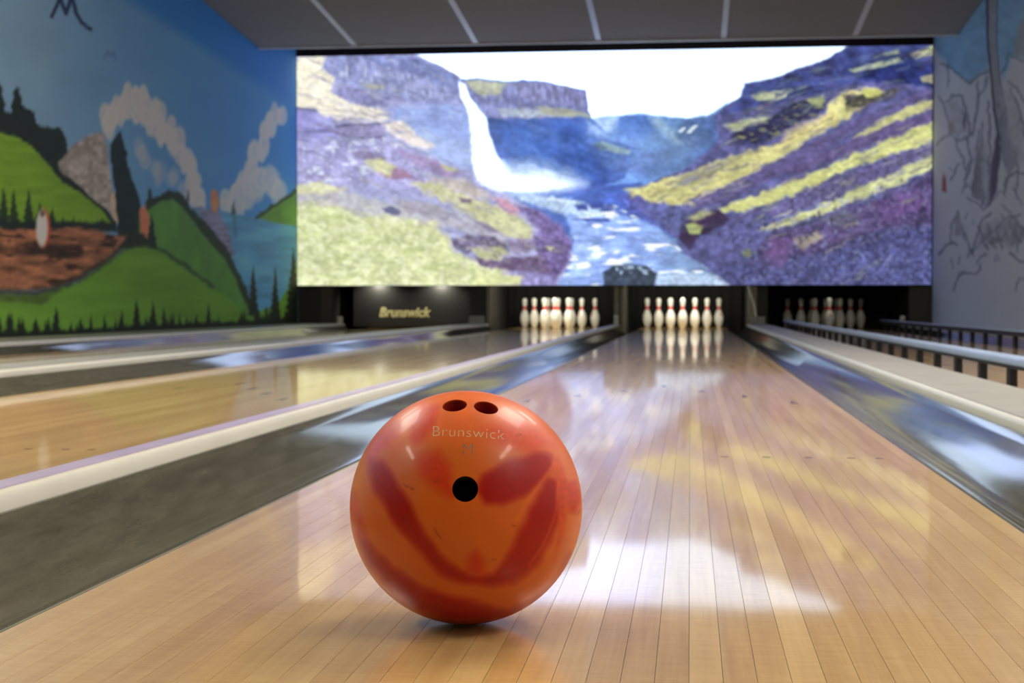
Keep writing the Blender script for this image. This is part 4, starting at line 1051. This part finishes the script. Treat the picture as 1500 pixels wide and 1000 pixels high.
for (hx, hy), hr, hm in holes:
    d = Vector(chart_to_dir(hx, hy)).normalized()
    bm = bmesh.new()
    bmesh.ops.create_cone(bm, cap_ends=True, segments=48, radius1=hr, radius2=hr, depth=0.07)
    mtx = Matrix.Translation(d * (R - 0.018)) @ d.to_track_quat('Z', 'Y').to_matrix().to_4x4()
    bmesh.ops.transform(bm, matrix=mtx, verts=bm.verts)
    co_ = bm_obj('cutter', bm); co_.parent = ball; cutters.append(co_)
    md = body.modifiers.new('cut', 'BOOLEAN'); md.operation = 'DIFFERENCE'; md.solver = 'EXACT'; md.object = co_
    # lining of the hole: an open cup just inside the bore
    n = 40
    prof = [(hr - .0002, -.0012), (hr - .0002, -.050), (0, -.050)]
    bmc = lathe_bm(prof, n)
    mt2 = Matrix.Translation(d * math.sqrt(R * R - hr * hr)) @ d.to_track_quat('Z', 'Y').to_matrix().to_4x4()
    bmesh.ops.transform(bmc, matrix=mt2, verts=bmc.verts)
    o = bm_obj('thumb_hole' if hm == 'hole_dark' else 'finger_hole', bmc, M[hm], ball, True)
bpy.context.view_layer.update()
dg = bpy.context.evaluated_depsgraph_get()
me = bpy.data.meshes.new_from_object(body.evaluated_get(dg))
body.modifiers.clear(); body.data = me
for o in cutters: bpy.data.objects.remove(o)
me.shade_smooth(); me.set_sharp_from_angle(angle=math.radians(35))
nv = len(me.vertices)
co = np.empty(nv * 3, dtype=np.float32); me.vertices.foreach_get('co', co); co = co.reshape(-1, 3).astype(float)
nn = co / np.linalg.norm(co, axis=1, keepdims=True)
a1, a2, a3 = nn @ E1, nn @ E2, nn @ E3
front = a3 > 0.03
k = 1.0 / math.sqrt(1 - (R / BD) ** 2) * R / BD / 460.0
den = BD - a3 * R
cxp = np.where(front, 493 + a1 * R / den / k, 3000 + 900 * a1); cyp = np.where(front, 500 - a2 * R / den / k, 500 - 900 * a2)
c = Canvas(cxp, cyp, (206, 98, 28), 9.0)
RED = (162, 18, 4); MID = (212, 78, 22)
c.c *= (1 + .10 * fbm(cxp / 160, cyp / 160, 4))[:, None]
P = c.poly
P([(200, 60), (500, 20), (800, 120), (880, 260), (760, 280), (560, 250), (420, 240), (250, 260), (140, 250)], (222, 100, 40), 40, 10, var=.06, vs=60, alpha=.8)
P([(272, 130), (330, 95), (385, 96), (372, 170), (330, 225), (290, 260), (268, 220)], (206, 56, 16), 16, 20, var=.06)
P([(100, 270), (140, 205), (230, 165), (250, 185), (190, 240), (150, 290), (112, 330)], (206, 66, 24), 14, 20, var=.06)
P([(560, 190), (690, 140), (790, 190), (850, 260), (770, 285), (640, 262)], (208, 66, 24), 26, 20, var=.08, alpha=.8)
P([(290, 300), (380, 280), (430, 330), (445, 440), (430, 470), (380, 440), (310, 370)], (198, 52, 14), 24, 24, var=.06, alpha=.9)
P([(560, 380), (650, 325), (770, 285), (832, 300), (842, 338), (800, 400), (720, 462), (640, 494), (560, 484), (540, 430)], RED, 15, 20, var=.06)
P([(108, 300), (170, 330), (235, 430), (300, 540), (360, 640), (430, 720), (520, 772), (600, 768), (655, 715), (698, 600), (752, 500), (820, 395), (880, 400), (870, 520), (830, 640), (770, 730), (690, 790), (590, 812), (480, 806), (390, 760), (290, 650), (200, 560), (130, 440), (106, 360)], RED, 17, 26, var=.08)
P([(500, 690), (530, 660), (560, 700), (560, 760), (500, 760)], (196, 46, 12), 18, 20, alpha=.8)
P([(836, 330), (862, 300), (880, 350), (900, 480), (880, 620), (840, 720), (860, 560), (850, 420)], (204, 70, 18), 7, 10, alpha=.8)
P([(885, 410), (930, 400), (952, 470), (930, 540), (900, 520)], (192, 48, 12), 10, 16, alpha=.85)
c.line([(845, 330), (800, 400), (740, 470), (690, 560)], 9, (226, 104, 32), 8, 16, .7)
c.line([(862, 380), (850, 520), (800, 650), (740, 730)], 7, (222, 96, 28), 6, 10, .6)
P([(60, 600), (120, 660), (200, 730), (300, 800), (420, 850), (560, 880), (660, 900), (760, 860), (860, 770), (905, 690), (890, 780), (800, 880), (690, 935), (560, 950), (420, 945), (280, 890), (170, 800), (90, 700)], RED, 18, 26, var=.08)
P([(30, 430), (55, 430), (85, 560), (110, 640), (70, 620), (40, 540)], (196, 62, 14), 10, 14, alpha=.8)
# scuffs
for s in ([(245, 412), (286, 432)], [(368, 588), (394, 624)], [(584, 712), (606, 710)], [(678, 576), (690, 570)], [(692, 220), (712, 216)], [(358, 396), (376, 404)], [(938, 528), (946, 516)]):
    c.line(s, 3.5, (96, 44, 20), 2.5, 2, .8)
# the hidden side goes on with the same slow marbling
sw = fbm(nn[:, 0] * 1.6 + 3 + .8 * nn[:, 2], nn[:, 2] * 2.4 + 7 + nn[:, 1], 77, 3)
ms = np.clip((sw + .06) / .07, 0, 1)[:, None]
backc = np.array([226, 116, 36.]) * (1 - ms) + np.array(RED, float) * ms
bl = np.clip((a3 - 0.05) / 0.10, 0, 1)[:, None]
colr = c.c * bl + backc * (1 - bl)
inside = np.linalg.norm(co, axis=1) < R * .985
colr[inside] = (150, 30, 8)
at = me.color_attributes.new('marbling', 'FLOAT_COLOR', 'POINT')
at.data.foreach_set('color', np.concatenate([np.clip(lin(np.clip(colr, 0, 255) / 255), 0, 1), np.ones((nv, 1))], 1).astype(np.float32).ravel())
me.materials.clear(); me.materials.append(attr_mat('ball_marbling', 'marbling', 0.40, spec=.26, coat=.1))

def ball_text(s, mat, name, place, offset, seed=0):
    tm = text_mesh(s, 1.0, 0.0, offset, 0.0, 1.06)
    v = np.empty(len(tm.vertices) * 3); tm.vertices.foreach_get('co', v); v = v.reshape(-1, 3)
    u0, u1, h1 = v[:, 0].min(), v[:, 0].max(), v[:, 1].max()
    out = []
    for x, y, _ in v:
        px, py = place((x - u0) / (u1 - u0), y / h1)
        out.append(chart_to_dir(px, py) * (R + .00012))
    tm.vertices.foreach_set('co', np.array(out).ravel()); tm.update()
    tm.materials.append(mat)
    o = bpy.data.objects.new(name, tm); COL.objects.link(o); o.parent = ball
    return o
def place1(u, v):
    x = 360 + u * 284
    base = 221 + 2 * u + 13 * u * u - 0 * (u - .5) ** 2 * 20
    return x + v * 2, base - v * (39 - 2 * u)
o = ball_text('Brunswick', M['engrave'], 'engraved_name', place1, -0.018); o['label'] = 'pale engraved lettering'
o = ball_text('M', M['engrave_dark'], 'engraved_letter', lambda u, v: (481 + u * 38, 294 - v * 42), -0.012); o['label'] = 'grey engraved letter'
